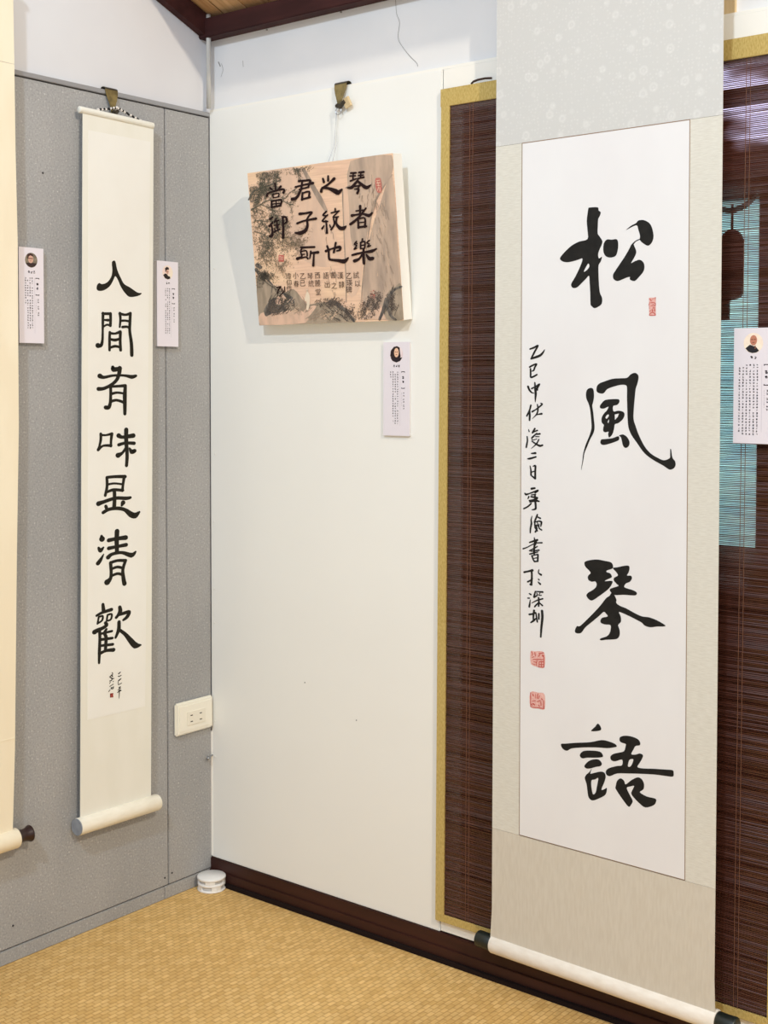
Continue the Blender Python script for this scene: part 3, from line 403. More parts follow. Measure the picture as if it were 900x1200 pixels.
# ---- beams under the roof and the board ceiling
SL = 0.40
struct(obj('trim_2', bx(-0.012, 2.6, -0.022, 0.0125, 1.986, 2.031, bevel=0.002), M_beam))
bm = bmesh.new()                                                         # raking board on the left wall
prism(bm, Frame((-0.0101, -0.0, 0), (0, -1, 0), (0, 0, 1)), [[(0.0, 1.985), (0.5, 1.985+0.5*SL), (0.5, 2.036+0.5*SL), (0.0, 2.036)]], 0.0, -0.02)
struct(obj('trim_3', bm, M_beam))
ce = struct(obj('ceiling', prism(bmesh.new(), Frame((-0.06, 0, 0), (0, -1, 0), (0, 0, 1)), [[(-0.05, 2.062-0.05*SL), (0.28, 2.062+0.28*SL), (0.28, 2.08+0.28*SL), (-0.05, 2.08-0.05*SL)]], 0.0, -2.7), M_beam))
x = -0.02; k = 0
while x < 2.0:
    wd = 0.072+rnd.uniform(-0.006, 0.008); j = rnd.uniform(0, 0.002)
    part('plank', prism(bmesh.new(), Frame((x, 0, 0), (0, -1, 0), (0, 0, 1)), [[(-0.012, 2.040-j-0.012*SL), (0.28, 2.040-j+0.28*SL), (0.28, 2.0625+0.28*SL), (-0.012, 2.0625-0.012*SL)]], 0.0, -(wd-0.004)), M_ceil[k % 3], ce)
    x += wd; k += 1
# ---- window behind the blind
win = struct(obj('window_1', box(box(box(box(bmesh.new(), 0.70, 0.735, 0.02, 0.06, 0.10, 1.80), 0.70, 2.0, 0.02, 0.06, 1.755, 1.80), 0.70, 2.0, 0.02, 0.06, 0.08, 0.12), 0.70, 2.0, 0.022, 0.055, 1.675, 1.70), M_board))
part('mullion', bx(0.752, 0.772, 0.02, 0.05, 0.12, 1.76), M_board, win)
part('lower_board', bx(0.742, 2.0, 0.10, 0.115, 0.08, 0.905), M_board, win)
part('lower_board', bx(1.3128, 2.0, 0.0710, 0.085, 0.5, 1.535), M_board, win)
part('lower_board', bx(0.742, 1.165, 0.10, 0.115, 0.905, 1.535), M_board, win)
part('lower_board', bx(1.16, 1.32, 0.085, 0.10, 1.512, 1.535), M_board, win)
part('upper_backdrop', bx(0.60, 2.0, 0.10, 0.1005, 1.53, 1.80), M_lav, win)  # added backdrop, brightness of the outdoors painted into its colour
part('lower_board', bx(0.60, 0.742, 0.10, 0.115, 0.08, 0.62), M_board, win)
part('side_cloth', bx(0.60, 0.742, 0.102, 0.1025, 0.62, 1.53), M_greycloth, win)
part('red_board', bx(0.742, 0.80, 0.092, 0.0995, 0.62, 1.50), M_redboard, win)
g = M_glass = bpy.data.materials.new('window_glass'); g.use_nodes = True
gb = g.node_tree.nodes['Principled BSDF']; gb.inputs['Roughness'].default_value = 0.02; gb.inputs['Transmission Weight'].default_value = 1.0; gb.inputs['IOR'].default_value = 1.0 + 0.05
tag(obj('curtain', bx(1.155, 1.3125, 0.070, 0.0706, 0.898, 1.516), M_teal), 'teal cloth hanging in the window behind the dark bamboo blind', 'curtain')
# wooden plaque hanging in the window from a curved bracket
fw = Frame((0, 0.030, 0), (1, 0, 0), (0, 0, 1))
pq = thing('hanging_plaque', 'brown wooden plaque silhouette hanging from a curved bracket behind the blind', 'plaque', (1.27, 0.03, 1.25))
flat = [(1.235, 1.30), (1.278, 1.30), (1.278, 1.333), (1.298, 1.338), (1.302, 1.345), (1.303, 1.435), (1.299, 1.447), (1.291, 1.4555), (1.282, 1.458), (1.273, 1.455), (1.264, 1.447), (1.258, 1.435), (1.256, 1.40), (1.235, 1.40)]
part('board', prism(bmesh.new(), fw, [flat], 0.0, 0.008), M_board, pq)
bm = bmesh.new(); tube(bm, [(1.282, 0.026, 1.456), (1.282, 0.026, 1.50)], 0.0025, 8); part('rod', bm, M_board, pq)
bm = bmesh.new(); tube(bm, [(1.235+0.045+0.045*math.sin(a), 0.026, 1.525-0.034*math.cos(a)) for a in [math.radians(-80+160*i/14) for i in range(15)]], 0.005, 8); part('bracket', bm, M_board, pq)

# ================================================================== BAMBOO BLIND
bl = thing('bamboo_blind', 'dark brown bamboo slat blind with mustard cloth binding, hung behind the tall scroll', 'blind', (1.02, -0.006, 0.083))
XL, XR = 0.676, 1.398
bm = bmesh.new(); z = 0.098; random.seed(3)
while z < 1.757:
    h = 0.0018+random.uniform(-0.0002, 0.0003); wob = [random.uniform(-0.0003, 0.0003) for _ in range(7)]; dy = random.uniform(0, 0.0008); tw = random.uniform(-0.0006, 0.0006)
    ring = []
    for i in range(7):
        xx = XL+0.004+(XR-XL-0.008)*i/6; zz = z+wob[i]+0.0006*math.sin(xx*9+z*20)
        ring.append([bm.verts.new((xx, y_, z_)) for y_, z_ in ((-0.0055-dy-tw, zz), (-0.0040, zz), (-0.0040, zz+h), (-0.0055-dy+tw, zz+h))])
    for a, b in zip(ring, ring[1:]):
        for q in range(4): bm.faces.new((a[q], a[(q+1) % 4], b[(q+1) % 4], b[q]))
    z += 0.0031
s = obj('slats', bm, M_slat, bl); s['kind'] = 'stuff'
part('binding', bx(XL, XR, -0.0085, -0.0015, 1.742, 1.7775, bevel=0.0008), M_bind, bl)
part('binding', bx(0.6685, XR, -0.0086, -0.0015, 0.083, 0.0985, bevel=0.0008), M_bind, bl)
bm = prism(bmesh.new(), Frame((0, -0.0015, 0), (1, 0, 0), (0, 0, 1)), [[(0.669, 0.098), (0.690, 0.098), (0.6985, 1.743), (0.678, 1.743)]], 0, 0.007); part('binding', bm, M_bind, bl)
bm = prism(bmesh.new(), Frame((0, -0.0015, 0), (1, 0, 0), (0, 0, 1)), [[(1.3765, 0.098), (1.398, 0.098), (1.398, 1.743), (1.384, 1.743)]], 0, 0.007); part('binding', bm, M_bind, bl)
for xx in (0.747, 0.94, 1.13, 1.319):
    for d in (0, 0.0075):
        bm = bmesh.new(); tube(bm, [(xx+d-0.004*(1.75-z_)/1.6, -0.0066+0.0004*(i % 2), z_) for i, z_ in enumerate([0.09+1.66*q/80 for q in range(81)])], 0.0006, 5); part('thread', bm, M_thread, bl)
bm = bmesh.new(); tube(bm, [(0.750, -0.006, 1.779), (0.757, -0.009, 1.7815), (0.768, -0.010, 1.783), (0.785, -0.010, 1.7835), (0.80, -0.009, 1.782)], 0.0022, 6); part('pull_cord', bm, M_knob_b, bl)

# ================================================================== SCROLLS
def roller(name, p0, p1, r, m, parent, n=28):
    bm = bmesh.new(); a = Vector(p0); b = Vector(p1); d = (b-a).normalized()
    tube(bm, [a, a+d*0.0006, a+d*0.002, b-d*0.002, b-d*0.0006, b], [r*0.9, r*0.97, r, r, r*0.97, r*0.9], n); return obj(name, bm, m, parent, True)
def lathe_along(p0, p1, prof, n=24):
    bm = bmesh.new(); a = Vector(p0); b = Vector(p1); tube(bm, [a+(b-a)*t_ for t_, _ in prof], [r for _, r in prof], n); return bm
# ---- tall scroll with four large characters
TH = math.radians(1.6)
FB = Frame((0.82, -0.042, 0), (math.cos(TH), -math.sin(TH), 0), (0, 0, 1))
sc = thing('hanging_scroll', 'tall hanging scroll with four large black brush characters in grey-beige silk mount, before the blind', 'scroll', FB.p(0.245, 0.08))
U0, U1 = 0.0115, 0.481
def sheet(name, fr, loop, m, parent, h0, h1): return obj(name, prism(bmesh.new(), fr, [loop], h0, h1), m, parent)
sheet('brocade_band', FB, [(U0+0.0015, 1.641), (U1-0.002, 1.641), (U1-0.003, 1.99), (U0+0.003, 1.99)], M_brocade, sc, -0.0012, 0.0)
sheet('linen_band', FB, [(U0, 0.3200), (0.0762, 0.3200), (0.0738, 1.6405), (U0+0.0015, 1.6405)], M_linen, sc, -0.0012, 0.0)
sheet('linen_band', FB, [(0.4235, 0.3200), (U1, 0.3200), (U1-0.002, 1.6405), (0.419, 1.6405)], M_linen, sc, -0.0012, 0.0)
# lower band narrows slightly and turns round the roller
sheet('lower_band', FB, [(U0-0.004, 0.094), (U1+0.0025, 0.094), (U1, 0.160), (U1, 0.3195), (U0, 0.3195), (U0, 0.160)], M_linen_low, sc, -0.0012, 0.0)
pap = sheet('paper', FB, [(0.0758, 0.3212), (0.4238, 0.3212), (0.4188, 1.6400), (0.0740, 1.6400)], M_paper, sc, -0.0012, 0.0004)
bm = bmesh.new()
for lp in ([(0.0748, 0.321), (0.0762, 0.321), (0.0745, 1.641), (0.0731, 1.641)], [(0.4232, 0.321), (0.4244, 0.321), (0.4194, 1.641), (0.4182, 1.641)],
           [(0.0735, 1.6396), (0.419, 1.6396), (0.419, 1.6412), (0.0735, 1.6412)], [(0.075, 0.3205), (0.4244, 0.3205), (0.4244, 0.3218), (0.075, 0.3218)]): prism(bm, FB, [lp], 0.0, 0.0006)
obj('edge_line', bm, M_line, sc)
big_labels = {'pine': 'uppermost large ink character, pine', 'wind': 'second large ink character, wind', 'zither': 'third large ink character, zither', 'speech': 'lowest large ink character, speech'}
for e in INK_BIG:
    if e[0].startswith('seal'):
        bm = ink(FB, 'big', (e[0], e[1], []), 0.0006); so = flat_obj('seal', bm, M_seal_l, pap)
        so2 = flat_obj('seal', ink(FB, 'big', (e[0], [], e[2]), 0.0009), M_seal, pap)
    else:
        o = flat_obj('character' if e[0] != 'sig' else 'small_character', ink(FB, 'big', e, 0.0007), M_ink, pap)
        if e[0] in big_labels: o['label'] = big_labels[e[0]]
RZ, RR = 0.0875, 0.0185
c0, c1 = FB.p(0.0085, RZ, -0.008), FB.p(0.4845, RZ, -0.008)
rl = roller('roller', c0, c1, RR, M_roller, sc)
for s_, a in ((-1, 0.0085), (1, 0.4845)):
    p0 = FB.p(a, RZ, -0.008); p1 = FB.p(a+s_*0.036, RZ, -0.008)
    obj('roller_knob', lathe_along(p0, p1, [(0, 0.0155), (0.04, 0.0165), (0.5, 0.0158), (0.9, 0.0163), (0.97, 0.0155), (1, 0.013)]), M_knob, rl, True)
roller('top_rod', FB.p(U0, 1.988, -0.003), FB.p(U1, 1.988, -0.003), 0.008, M_linen, sc)
bm = bmesh.new(); tube(bm, [FB.p(0.12, 1.994, 0), FB.p(0.247, 2.035, 0), FB.p(0.37, 1.994, 0)], 0.002, 6); part('cord', bm, M_cordb, sc)

# ---- narrow scroll on the grey boards
FM = Frame((0.022, -0.39, 0), (0, 1, 0), (0, 0, 1))
s2 = thing('hanging_scroll', 'narrow cream scroll with seven black clerical-script characters, hung on the grey boards', 'scroll', FM.p(0.09, 0.22))
ul = lambda z_: 0.0063-0.0139*(1.767-z_)
ur = lambda z_: 0.2007-0.0124*(1.765-z_)
sheet('mount', FM, [(ul(z_), z_) for z_ in (0.24, 0.6, 1.1, 1.5, 1.756)]+[(ur(z_), z_) for z_ in (1.756, 1.5, 1.1, 0.6, 0.24)], M_mount_mid, s2, -0.0010, 0.0)
pm = sheet('paper', FM, [(0.0065, 0.468), (0.1663, 0.466), (0.1905, 1.72), (0.0205, 1.72)], M_paper_mid, s2, -0.0008, 0.0004)
names = ['person', 'among', 'have', 'taste', 'is', 'clear', 'joy']
for e in INK_MID:
    if e[0] == 'seal4':
        flat_obj('seal', ink(FM, 'mid', (e[0], e[1], []), 0.0006), M_seal, pm); flat_obj('seal', ink(FM, 'mid', (e[0], [], e[2]), 0.0008), M_seal_d, pm)
    else:
        flat_obj('character' if e[0] != 'sigm' else 'small_character', ink(FM, 'mid', e, 0.0006), M_ink_olive, pm)
r2 = roller('roller', FM.p(-0.0225, 0.2445, 0.0), FM.p(0.198, 0.2415, 0.0), 0.0185, M_roller_mid, s2)
for a in (-0.0235, 0.199):
    bm = bmesh.new(); tube(bm, [FM.p(a-0.001, 0.2445 if a < 0 else 0.2415), FM.p(a+0.001, 0.2445 if a < 0 else 0.2415)], 0.0178, 28); obj('end_cap', bm, M_cap if a < 0 else M_roller_mid, r2)
tr = roller('top_rod', FM.p(-0.0020, 1.7600, -0.002), FM.p(0.1998, 1.7565, -0.002), 0.0072, M_mount_mid, s2)
# black-and-white twisted cord up to the clip
cp = [(0.045, 1.767), (0.075, 1.773), (0.098, 1.780), (0.125, 1.772), (0.165, 1.762)]
for i in range(len(cp)-1):
    n = 6
    for k in range(n):
        a = Vector(cp[i]).lerp(Vector(cp[i+1]), k/n); b = Vector(cp[i]).lerp(Vector(cp[i+1]), (k+1)/n)
        bm = bmesh.new(); tube(bm, [FM.p(a.x, a.y+0.0012*(-1)**k, 0.0), FM.p(b.x, b.y-0.0012*(-1)**k, 0.0)], 0.0022, 6)
        part('cord_strand', bm, M_cordb if (k+i) % 2 else M_cordw, s2)

# ---- tan scroll cut by the left edge of the picture
FT = Frame((0.030, -1.0, 0), (0, 1, 0), (0, 0, 1))
s3 = thing('hanging_scroll', 'tan silk scroll with dark brown roller knob, cut off by the left edge', 'scroll', FT.p(0.22, 0.27))
edge = [(0.421, 0.285), (0.428, 0.45), (0.437, 0.842), (0.4445, 1.10), (0.445, 1.271), (0.446, 1.467), (0.443, 1.65), (0.442, 1.82)]
sheet('mount', FT, [(0.05, 0.285)]+edge+[(0.05, 1.82)], M_mount_tan, s3, -0.001, 0.0)
sheet('upper_band', FT, [(0.05, 1.8208), (0.442, 1.8208), (0.4405, 1.985), (0.05, 1.985)], M_mount_tan, s3, -0.001, 0.0)
sheet('seam', FT, [(0.05, 0.4705), (0.428, 0.4705), (0.428, 0.473), (0.05, 0.473)], M_mount_tan, s3, 0.0, 0.0006)
r3 = roller('roller', FT.p(0.05, 0.266, -0.004), FT.p(0.432, 0.266, -0.004), 0.0205, M_mount_tan, s3)
obj('roller_knob', lathe_along(FT.p(0.432, 0.266, -0.004), FT.p(0.466, 0.266, -0.004), [(0, 0.0165), (0.06, 0.0165), (0.12, 0.0145), (0.45, 0.0125), (0.7, 0.0135), (0.88, 0.0165), (0.97, 0.017), (1.0, 0.014)]), M_knob_b, r3, True)
roller('top_rod', FT.p(0.05, 1.985, -0.003), FT.p(0.442, 1.985, -0.003), 0.008, M_mount_tan, s3)

# ================================================================== PRINTED BOX PICTURE
FX = Frame((0.191, -0.030, 1.3165), (1, 0, 0), (0, -0.037, 0.334))
pb = thing('box_picture', 'square box picture tilted forward on the white panel, brush characters printed over pink landscape', 'picture', (0.396, -0.03, 1.3165))
W, H = 0.4095, 0.3365
T_ = 0.0295
part('box', box(bmesh.new(), 0, 1, 0, 1, 0, 1), M_panel_edge, pb).name = 'box'
bo = pb.children[0]; bpy.data.meshes.remove(bo.data)
bm = prism(bmesh.new(), FX, [rect(0, 0, W, H)], -T_, -0.0006); bmesh.ops.bevel(bm, geom=bm.edges[:], offset=0.0006, segments=1, affect='EDGES')
obj('canvas_box', bm, mat('white_canvas_edge', s2l(243, 241, 235), 0.6), pb)
M_print_base = mat('printed_wood', s2l(226, 182, 150), 0.7, 0.2); t = NT(M_print_base)
nz = t.n('ShaderNodeTexNoise'); nz.inputs['Scale'].default_value = 7; nz.inputs['Detail'].default_value = 5; t.l(t.coord((1, 1, 1.6)), nz.inputs['Vector'])
ng = t.n('ShaderNodeTexNoise'); ng.inputs['Scale'].default_value = 40; ng.inputs['Detail'].default_value = 4; t.l(t.coord((0.4, 1, 7)), ng.inputs['Vector'])
c = t.ramp(nz.outputs[0], [(0.35, s2l(228, 190, 166)), (0.5, s2l(236, 200, 172)), (0.65, s2l(242, 208, 174))])
t.col(t.mix(1.0, c, t.ramp(ng.outputs[0], [(0.3, (0.88, 0.86, 0.84)), (0.7, (1.04, 1.04, 1.04))]), 'MULTIPLY'))
def wash(name, c1, c2, scale=14, stretch=(2, 1, 0.7), lo=0.4, hi=0.62):
    m = noisy(name, c1, c2, scale, stretch, bump=0, lo=lo, hi=hi, detail=6); return m
M_w1 = wash('wash_grey_brown', s2l(170, 150, 134), s2l(204, 178, 156), 22, (2, 1, 0.5), 0.36, 0.66)
M_w2 = wash('wash_pale', s2l(212, 182, 160), s2l(228, 194, 168))
M_w3 = wash('wash_rock', s2l(150, 136, 118), s2l(176, 158, 138), 30)
M_w4 = wash('wash_light', s2l(226, 190, 166), s2l(204, 174, 152), 30)
M_w5 = wash('wash_ink', s2l(74, 70, 68), s2l(120, 112, 104), 60)
front = sheet('printed_front', FX, rect(0, 0, W, H), M_print_base, pb, -0.0006, 0.0)
layer = {'wash_pale': (M_w2, .0002), 'wash_gray': (M_w1, .0003), 'ridge': (wash('wash_ridge', s2l(150, 134, 120), s2l(180, 158, 140), 40), .0004), 'rock': (M_w3, .0005), 'rocklight': (M_w4, .0007), 'ink_gray': (M_w5, .0009), 'figure': (mat('figure_pale', s2l(232, 214, 190), 0.8), .0011)}
for e in INK_BOX:
    if e[0] in layer:
        m_, h_ = layer[e[0]]
        for k_, ls in enumerate(e[1]): flat_obj('landscape_wash' if e[0] != 'figure' else 'painted_figure', ink(FX, 'box', (e[0], [ls], []), h_+0.00004*k_, None, (W, H)), m_, front)
        for k_, st in enumerate(e[2]): flat_obj('painted_line', ink(FX, 'box', (e[0], [], [st]), h_+0.0001+0.00001*k_, None, (W, H)), m_, front)
# foliage of fine ink marks
def foliage(name, regions, cols, seed):
    r_ = random.Random(seed)
    for ci, c_ in enumerate(cols):
        bm = bmesh.new()
        for (cu, cv, ru, rv, n) in regions:
            for _ in range(n//len(cols)):
                a = r_.uniform(0, 6.283); q = r_.random()**0.6; u = cu+math.cos(a)*ru*q; v = cv+math.sin(a)*rv*q
                if not (0.002 < u < W-0.004 and 0.002 < v < H-0.003): continue
                an = r_.uniform(0, 3.14); ln = r_.uniform(0.0010, 0.0036); wd = r_.uniform(0.0004, 0.0008)
                dx, dy = math.cos(an)*ln, math.sin(an)*ln; nx, ny = -math.sin(an)*wd, math.cos(an)*wd; h = 0.0012+0.00005*ci
                bm.faces.new([bm.verts.new(FX.p(min(max(uu, 0), W), min(max(vv, 0), H), h)) for uu, vv in ((u-dx, v-dy), (u+nx, v+ny), (u+dx, v+dy), (u-nx, v-ny))])
        o = flat_obj(name, bm, mat('leaf_ink_%d%d' % c_[:2], s2l(*c_), 0.8, 0.1), front); o['kind'] = 'stuff'
def q2(x, y): # place on the print by fraction of its width and height
    return x*W, y*H
R_ = []
for (fx, fy, ru, rv, n) in ((.15, .975, .035, .012, 330), (.13, .90, .03, .03, 160), (.36, .985, .05, .012, 160), (.07, .84, .035, .02, 120), (.05, .74, .02, .02, 90), (.11, .69, .045, .03, 200), (.10, .60, .05, .03, 260), (.17, .57, .05, .03, 140),
                            (.07, .50, .03, .03, 160), (.16, .50, .05, .02, 150), (.30, .56, .05, .012, 60), (.24, .66, .03, .03, 50), (.27, .45, .03, .03, 70), (.10, .43, .02, .02, 40), (.03, .33, .015, .03, 160), (.09, .33, .02, .008, 70), (.13, .30, .02, .008, 40)):
    u, v = q2(fx, fy); R_.append((u, v, ru, rv, n))
foliage('painted_foliage', R_, [(112, 106, 88), (150, 134, 114), (92, 86, 76)], 5)
R_ = []
for (fx, fy, ru, rv, n) in ((.49, .13, .03, .010, 140), (.56, .125, .03, .012, 120), (.62, .06, .02, .012, 80), (.75, .05, .03, .012, 160), (.79, .10, .03, .012, 120), (.83, .15, .02, .012, 60), (.93, .10, .015, .02, 60), (.16, .12, .03, .018, 200), (.10, .09, .02, .01, 80)):
    u, v = q2(fx, fy); R_.append((u, v, ru, rv, n))
foliage('painted_foliage', R_, [(84, 76, 72), (120, 106, 94)], 6)
# branching twigs with leaf marks, brushed down the left side and up the rocks
def twigs(starts, c_, seed, leaf=1.0):
    r_ = random.Random(seed); bm = bmesh.new()
    inb = lambda u, v: 0.003 < u < W-0.004 and 0.003 < v < H-0.004
    def mark(u, v, an, ln, wd):
        if not inb(u, v): return
        dx, dy = math.cos(an)*ln, math.sin(an)*ln; nx, ny = -math.sin(an)*wd, math.cos(an)*wd
        bm.faces.new([bm.verts.new(FX.p(min(max(uu, 0), W), min(max(vv, 0), H), 0.00125)) for uu, vv in ((u-dx, v-dy), (u+nx, v+ny), (u+dx, v+dy), (u-nx, v-ny))])
    def grow(u, v, an, L, wd, depth):
        n = 7; pts = [(u, v)]
        for i in range(n):
            an += r_.uniform(-0.28, 0.28); u += math.cos(an)*L/n; v += math.sin(an)*L/n
            if not inb(u, v): break
            pts.append((u, v))
            if depth > 0 and r_.random() < 0.55: grow(u, v, an+r_.choice((-1, 1))*r_.uniform(0.4, 1.0), L*r_.uniform(0.35, 0.6), wd*0.6, depth-1)
            for _ in range(int(3*leaf)): mark(u+r_.gauss(0, 0.0035), v+r_.gauss(0, 0.0035), r_.uniform(0, 3.14), r_.uniform(0.001, 0.0028), r_.uniform(0.0004, 0.0008))
        if len(pts) > 2: ribbon(bm, FX, [(a, b2, wd*(1-0.7*k/len(pts))) for k, (a, b2) in enumerate(pts)], 1.0, 0.00122)
    for (fx, fy, deg, L, wd, dep) in starts: grow(fx*W, fy*H, math.radians(deg), L, wd, dep)
    o = flat_obj('painted_twigs', bm, mat('twig_ink_%d' % seed, s2l(*c_), 0.8, 0.1), front); o['kind'] = 'stuff'
twigs([(.01, .76, 35, .11, .003, 2), (.02, .68, 10, .07, .002, 2), (.02, .62, -25, .07, .002, 2), (.12, .99, -110, .06, .002, 2), (.20, .99, -80, .04, .002, 1), (.34, .995, -60, .03, .0015, 1)], (104, 100, 86), 31, 1.5)
twigs([(.12, .62, -45, .09, .0014, 2), (.20, .58, -50, .08, .0012, 2), (.14, .56, -80, .07, .0012, 2), (.24, .54, -20, .05, .001, 1), (.05, .50, -85, .05, .0012, 1)], (136, 120, 100), 32, 0.8)
twigs([(.005, .36, -10, .03, .0025, 2), (.01, .33, -20, .09, .0018, 1)], (86, 80, 70), 33, 1.6)
twigs([(.62, .02, 50, .03, .002, 1), (.50, .13, 10, .035, .002, 1), (.73, .03, 45, .035, .002, 1), (.80, .06, 55, .035, .002, 1), (.93, .04, 95, .03, .002, 1)], (96, 86, 80), 34, 1.2)
# dry brush hatching that models the rocks
def hatch(zones, c_, seed):
    r_ = random.Random(seed); bm = bmesh.new()
    for (fx, fy, rx, ry, deg, n) in zones:
        for _ in range(n):
            u = (fx+r_.uniform(-rx, rx))*W; v = (fy+r_.uniform(-ry, ry))*H; an = math.radians(deg+r_.uniform(-18, 18)); L = r_.uniform(0.006, 0.020)
            p_ = [(u+math.cos(an)*L*k/3+r_.uniform(-.0008, .0008), v+math.sin(an)*L*k/3, r_.uniform(0.0006, 0.0018)) for k in range(4)]
            if all(0.003 < a < W-0.003 and 0.002 < b2 < H-0.002 for a, b2, _ in p_): ribbon(bm, FX, p_, 1.0, 0.00100)
    o = flat_obj('rock_hatching', bm, mat('hatch_%d' % seed, s2l(*c_), 0.8, 0.1), front); o['kind'] = 'stuff'
hatch([(.16, .12, .08, .05, 40, 60), (.10, .10, .03, .03, 60, 20), (.55, .06, .09, .05, -35, 34), (.92, .10, .04, .07, 75, 24)], (92, 84, 76), 41)
hatch([(.30, .13, .05, .05, -60, 26), (.42, .06, .08, .04, 35, 30), (.90, .45, .04, .30, -80, 30), (.83, .80, .06, .12, -100, 22), (.55, .40, .03, .25, -85, 14)], (164, 144, 126), 42)
hatch([(.24, .10, .05, .04, 30, 20), (.50, .04, .06, .02, 30, 18), (.88, .55, .05, .25, -85, 18)], (214, 186, 160), 43)
foliage('painted_foliage', [(q2(.82, .16)[0], q2(.82, .16)[1], .01, .01, 24)], [(190, 110, 96)], 8)
for e in INK_BOX:
    if e[0] in ('b', 'bs'): flat_obj('character', ink(FX, 'box', e, 0.0014), M_ink_box, front)
    elif e[0] in ('seal5', 'seal6'): flat_obj('seal', ink(FX, 'box', e, 0.0014), M_seal if e[0] == 'seal6' else noisy('seal_faded', s2l(186, 98, 90), s2l(200, 128, 112), 160, bump=0), front)
    elif e[0] == 'sealhi': flat_obj('seal_mark', ink(FX, 'box', e, 0.0016), M_w2, front)
    elif e[0] == 'figure': pass
for g_, u, v in SMALL_TEXT:
    cu = bpy.data.curves.new('glyph', 'FONT'); cu.body = g_; cu.size = 0.0155; cu.align_x = 'CENTER'; cu.align_y = 'CENTER'; cu.offset = -0.0001
    to = bpy.data.objects.new('glyph', cu); col.objects.link(to); bpy.context.view_layer.update()
    me = bpy.data.meshes.new_from_object(to.evaluated_get(bpy.context.evaluated_depsgraph_get())); bpy.data.objects.remove(to)
    off = origin_of(front)
    vs = [v_.co.copy() for v_ in me.vertices]
    if vs:
        mx = (max(p.x for p in vs)+min(p.x for p in vs))/2; my = (max(p.y for p in vs)+min(p.y for p in vs))/2
        for v_ in me.vertices: v_.co = FX.p(u+(v_.co.x-mx)*1.12, v+(v_.co.y-my), 0.0014)-off
    me.materials.clear(); link('small_character', me, front, M_ink_box)
# two strings up to the ring
bm = bmesh.new(); tube(bm, [FX.p(0.197, H-0.02, -T_-0.001), (0.3925, -0.006, 1.70), (0.4035, -0.012, 1.7700)], 0.0007, 6); tube(bm, [FX.p(0.212, H-0.02, -T_-0.001), (0.4000, -0.006, 1.70), (0.4045, -0.012, 1.7700)], 0.0007, 6)
part('string', bm, M_string, pb)

# ================================================================== CLIPS
def clip(P, ax, out, label, k=1.0):
    """sheet metal hook bent over the top of the boards; ax = along the wall, out = away from it"""
    P = Vector(P); ax = Vector(ax); out = Vector(out); up = Vector((0, 0, 1))
    c_ = thing('hanging_clip', label, 'clip', P)
    bm = bmesh.new()
    prof = [(0.017, 0.000), (0.0165, -0.008), (0.013, -0.020), (0.0075, -0.034), (0.0045, -0.046), (0.0055, -0.050)]
    for sgn in (0.0, 0.0012):
        pass
    ro = []
    for hw, dz in prof:
        bow = 0.004+0.004*min(1, -dz/0.03)
        ro.append([bm.verts.new(P+ax*s_*hw*k+up*dz*k+out*(bow*k+q)) for s_, q in ((-1, 0), (1, 0), (1, 0.0012), (-1, 0.0012))])
    for a, b in zip(ro, ro[1:]):
        for q in range(4): bm.faces.new((a[q], a[(q+1) % 4], b[(q+1) % 4], b[q]))
    bm.faces.new(ro[0]); bm.faces.new(ro[-1][::-1]); obj('hook_plate', bm, M_clip, c_)
    bm = bmesh.new(); ro = []
    for i in range(9):
        a = math.radians(180*i/8); ro.append([bm.verts.new(P+ax*s_*0.0172*k+out*(math.cos(a)*r_*k-0.0032)+up*(math.sin(a)*r_*0.7*k)) for s_, r_ in ((-1, 0.0085), (1, 0.0085), (1, 0.0073), (-1, 0.0073))])
    for a, b in zip(ro, ro[1:]):
        for q in range(4): bm.faces.new((a[q], a[(q+1) % 4], b[(q+1) % 4], b[q]))
    bm.faces.new(ro[0]); bm.faces.new(ro[-1][::-1]); obj('hook_bend', bm, M_clip_dark, c_)
    return c_, P, ax, out, up
c1_, P, ax, out, up = clip((0.0, -0.293, 1.8195), (0, 1, 0), (1, 0, 0), 'brass clip hooked over the grey boards, holding the narrow cream scroll')
bm = bmesh.new(); tube(bm, [P+out*0.009+up*(-0.046), P+out*0.013+up*(-0.050)+ax*0.004, P+out*0.016+up*(-0.044)+ax*0.010], [0.005, 0.006, 0.003], 8); obj('jaw', bm, M_clip_dark, c1_)
c2_, P, ax, out, up = clip((0.409, 0.0, 1.8265), (1, 0, 0), (0, -1, 0), 'brass clip hooked over the white panel, above the box picture')
bm = bmesh.new(); tube(bm, [P+out*0.010+up*(-0.046)-ax*0.006, P+out*0.012+up*(-0.050)+ax*0.004, P+out*0.014+up*(-0.040)+ax*0.020], [0.005, 0.0055, 0.0045], 8); obj('jaw', bm, M_clip_dark, c2_)
bm = bmesh.new(); b_ = P+out*0.011+up*(-0.043)+ax*0.024
prism(bm, Frame(b_, (0.9, -0.1, 0.35), (-0.3, -0.2, 0.9)), [rect(-0.008, -0.010, 0.008, 0.010)], -0.003, 0.003); obj('felt_tab', bm, M_tanpost, c2_)
bm = bmesh.new(); tube(bm, [P+out*0.012+up*(-0.0585)+ax*math.cos(a)*0.0075+up*math.sin(a)*0.0075 for a in [math.tau*i/24 for i in range(25)]], 0.0009, 6); obj('ring', bm, M_steel, c2_)

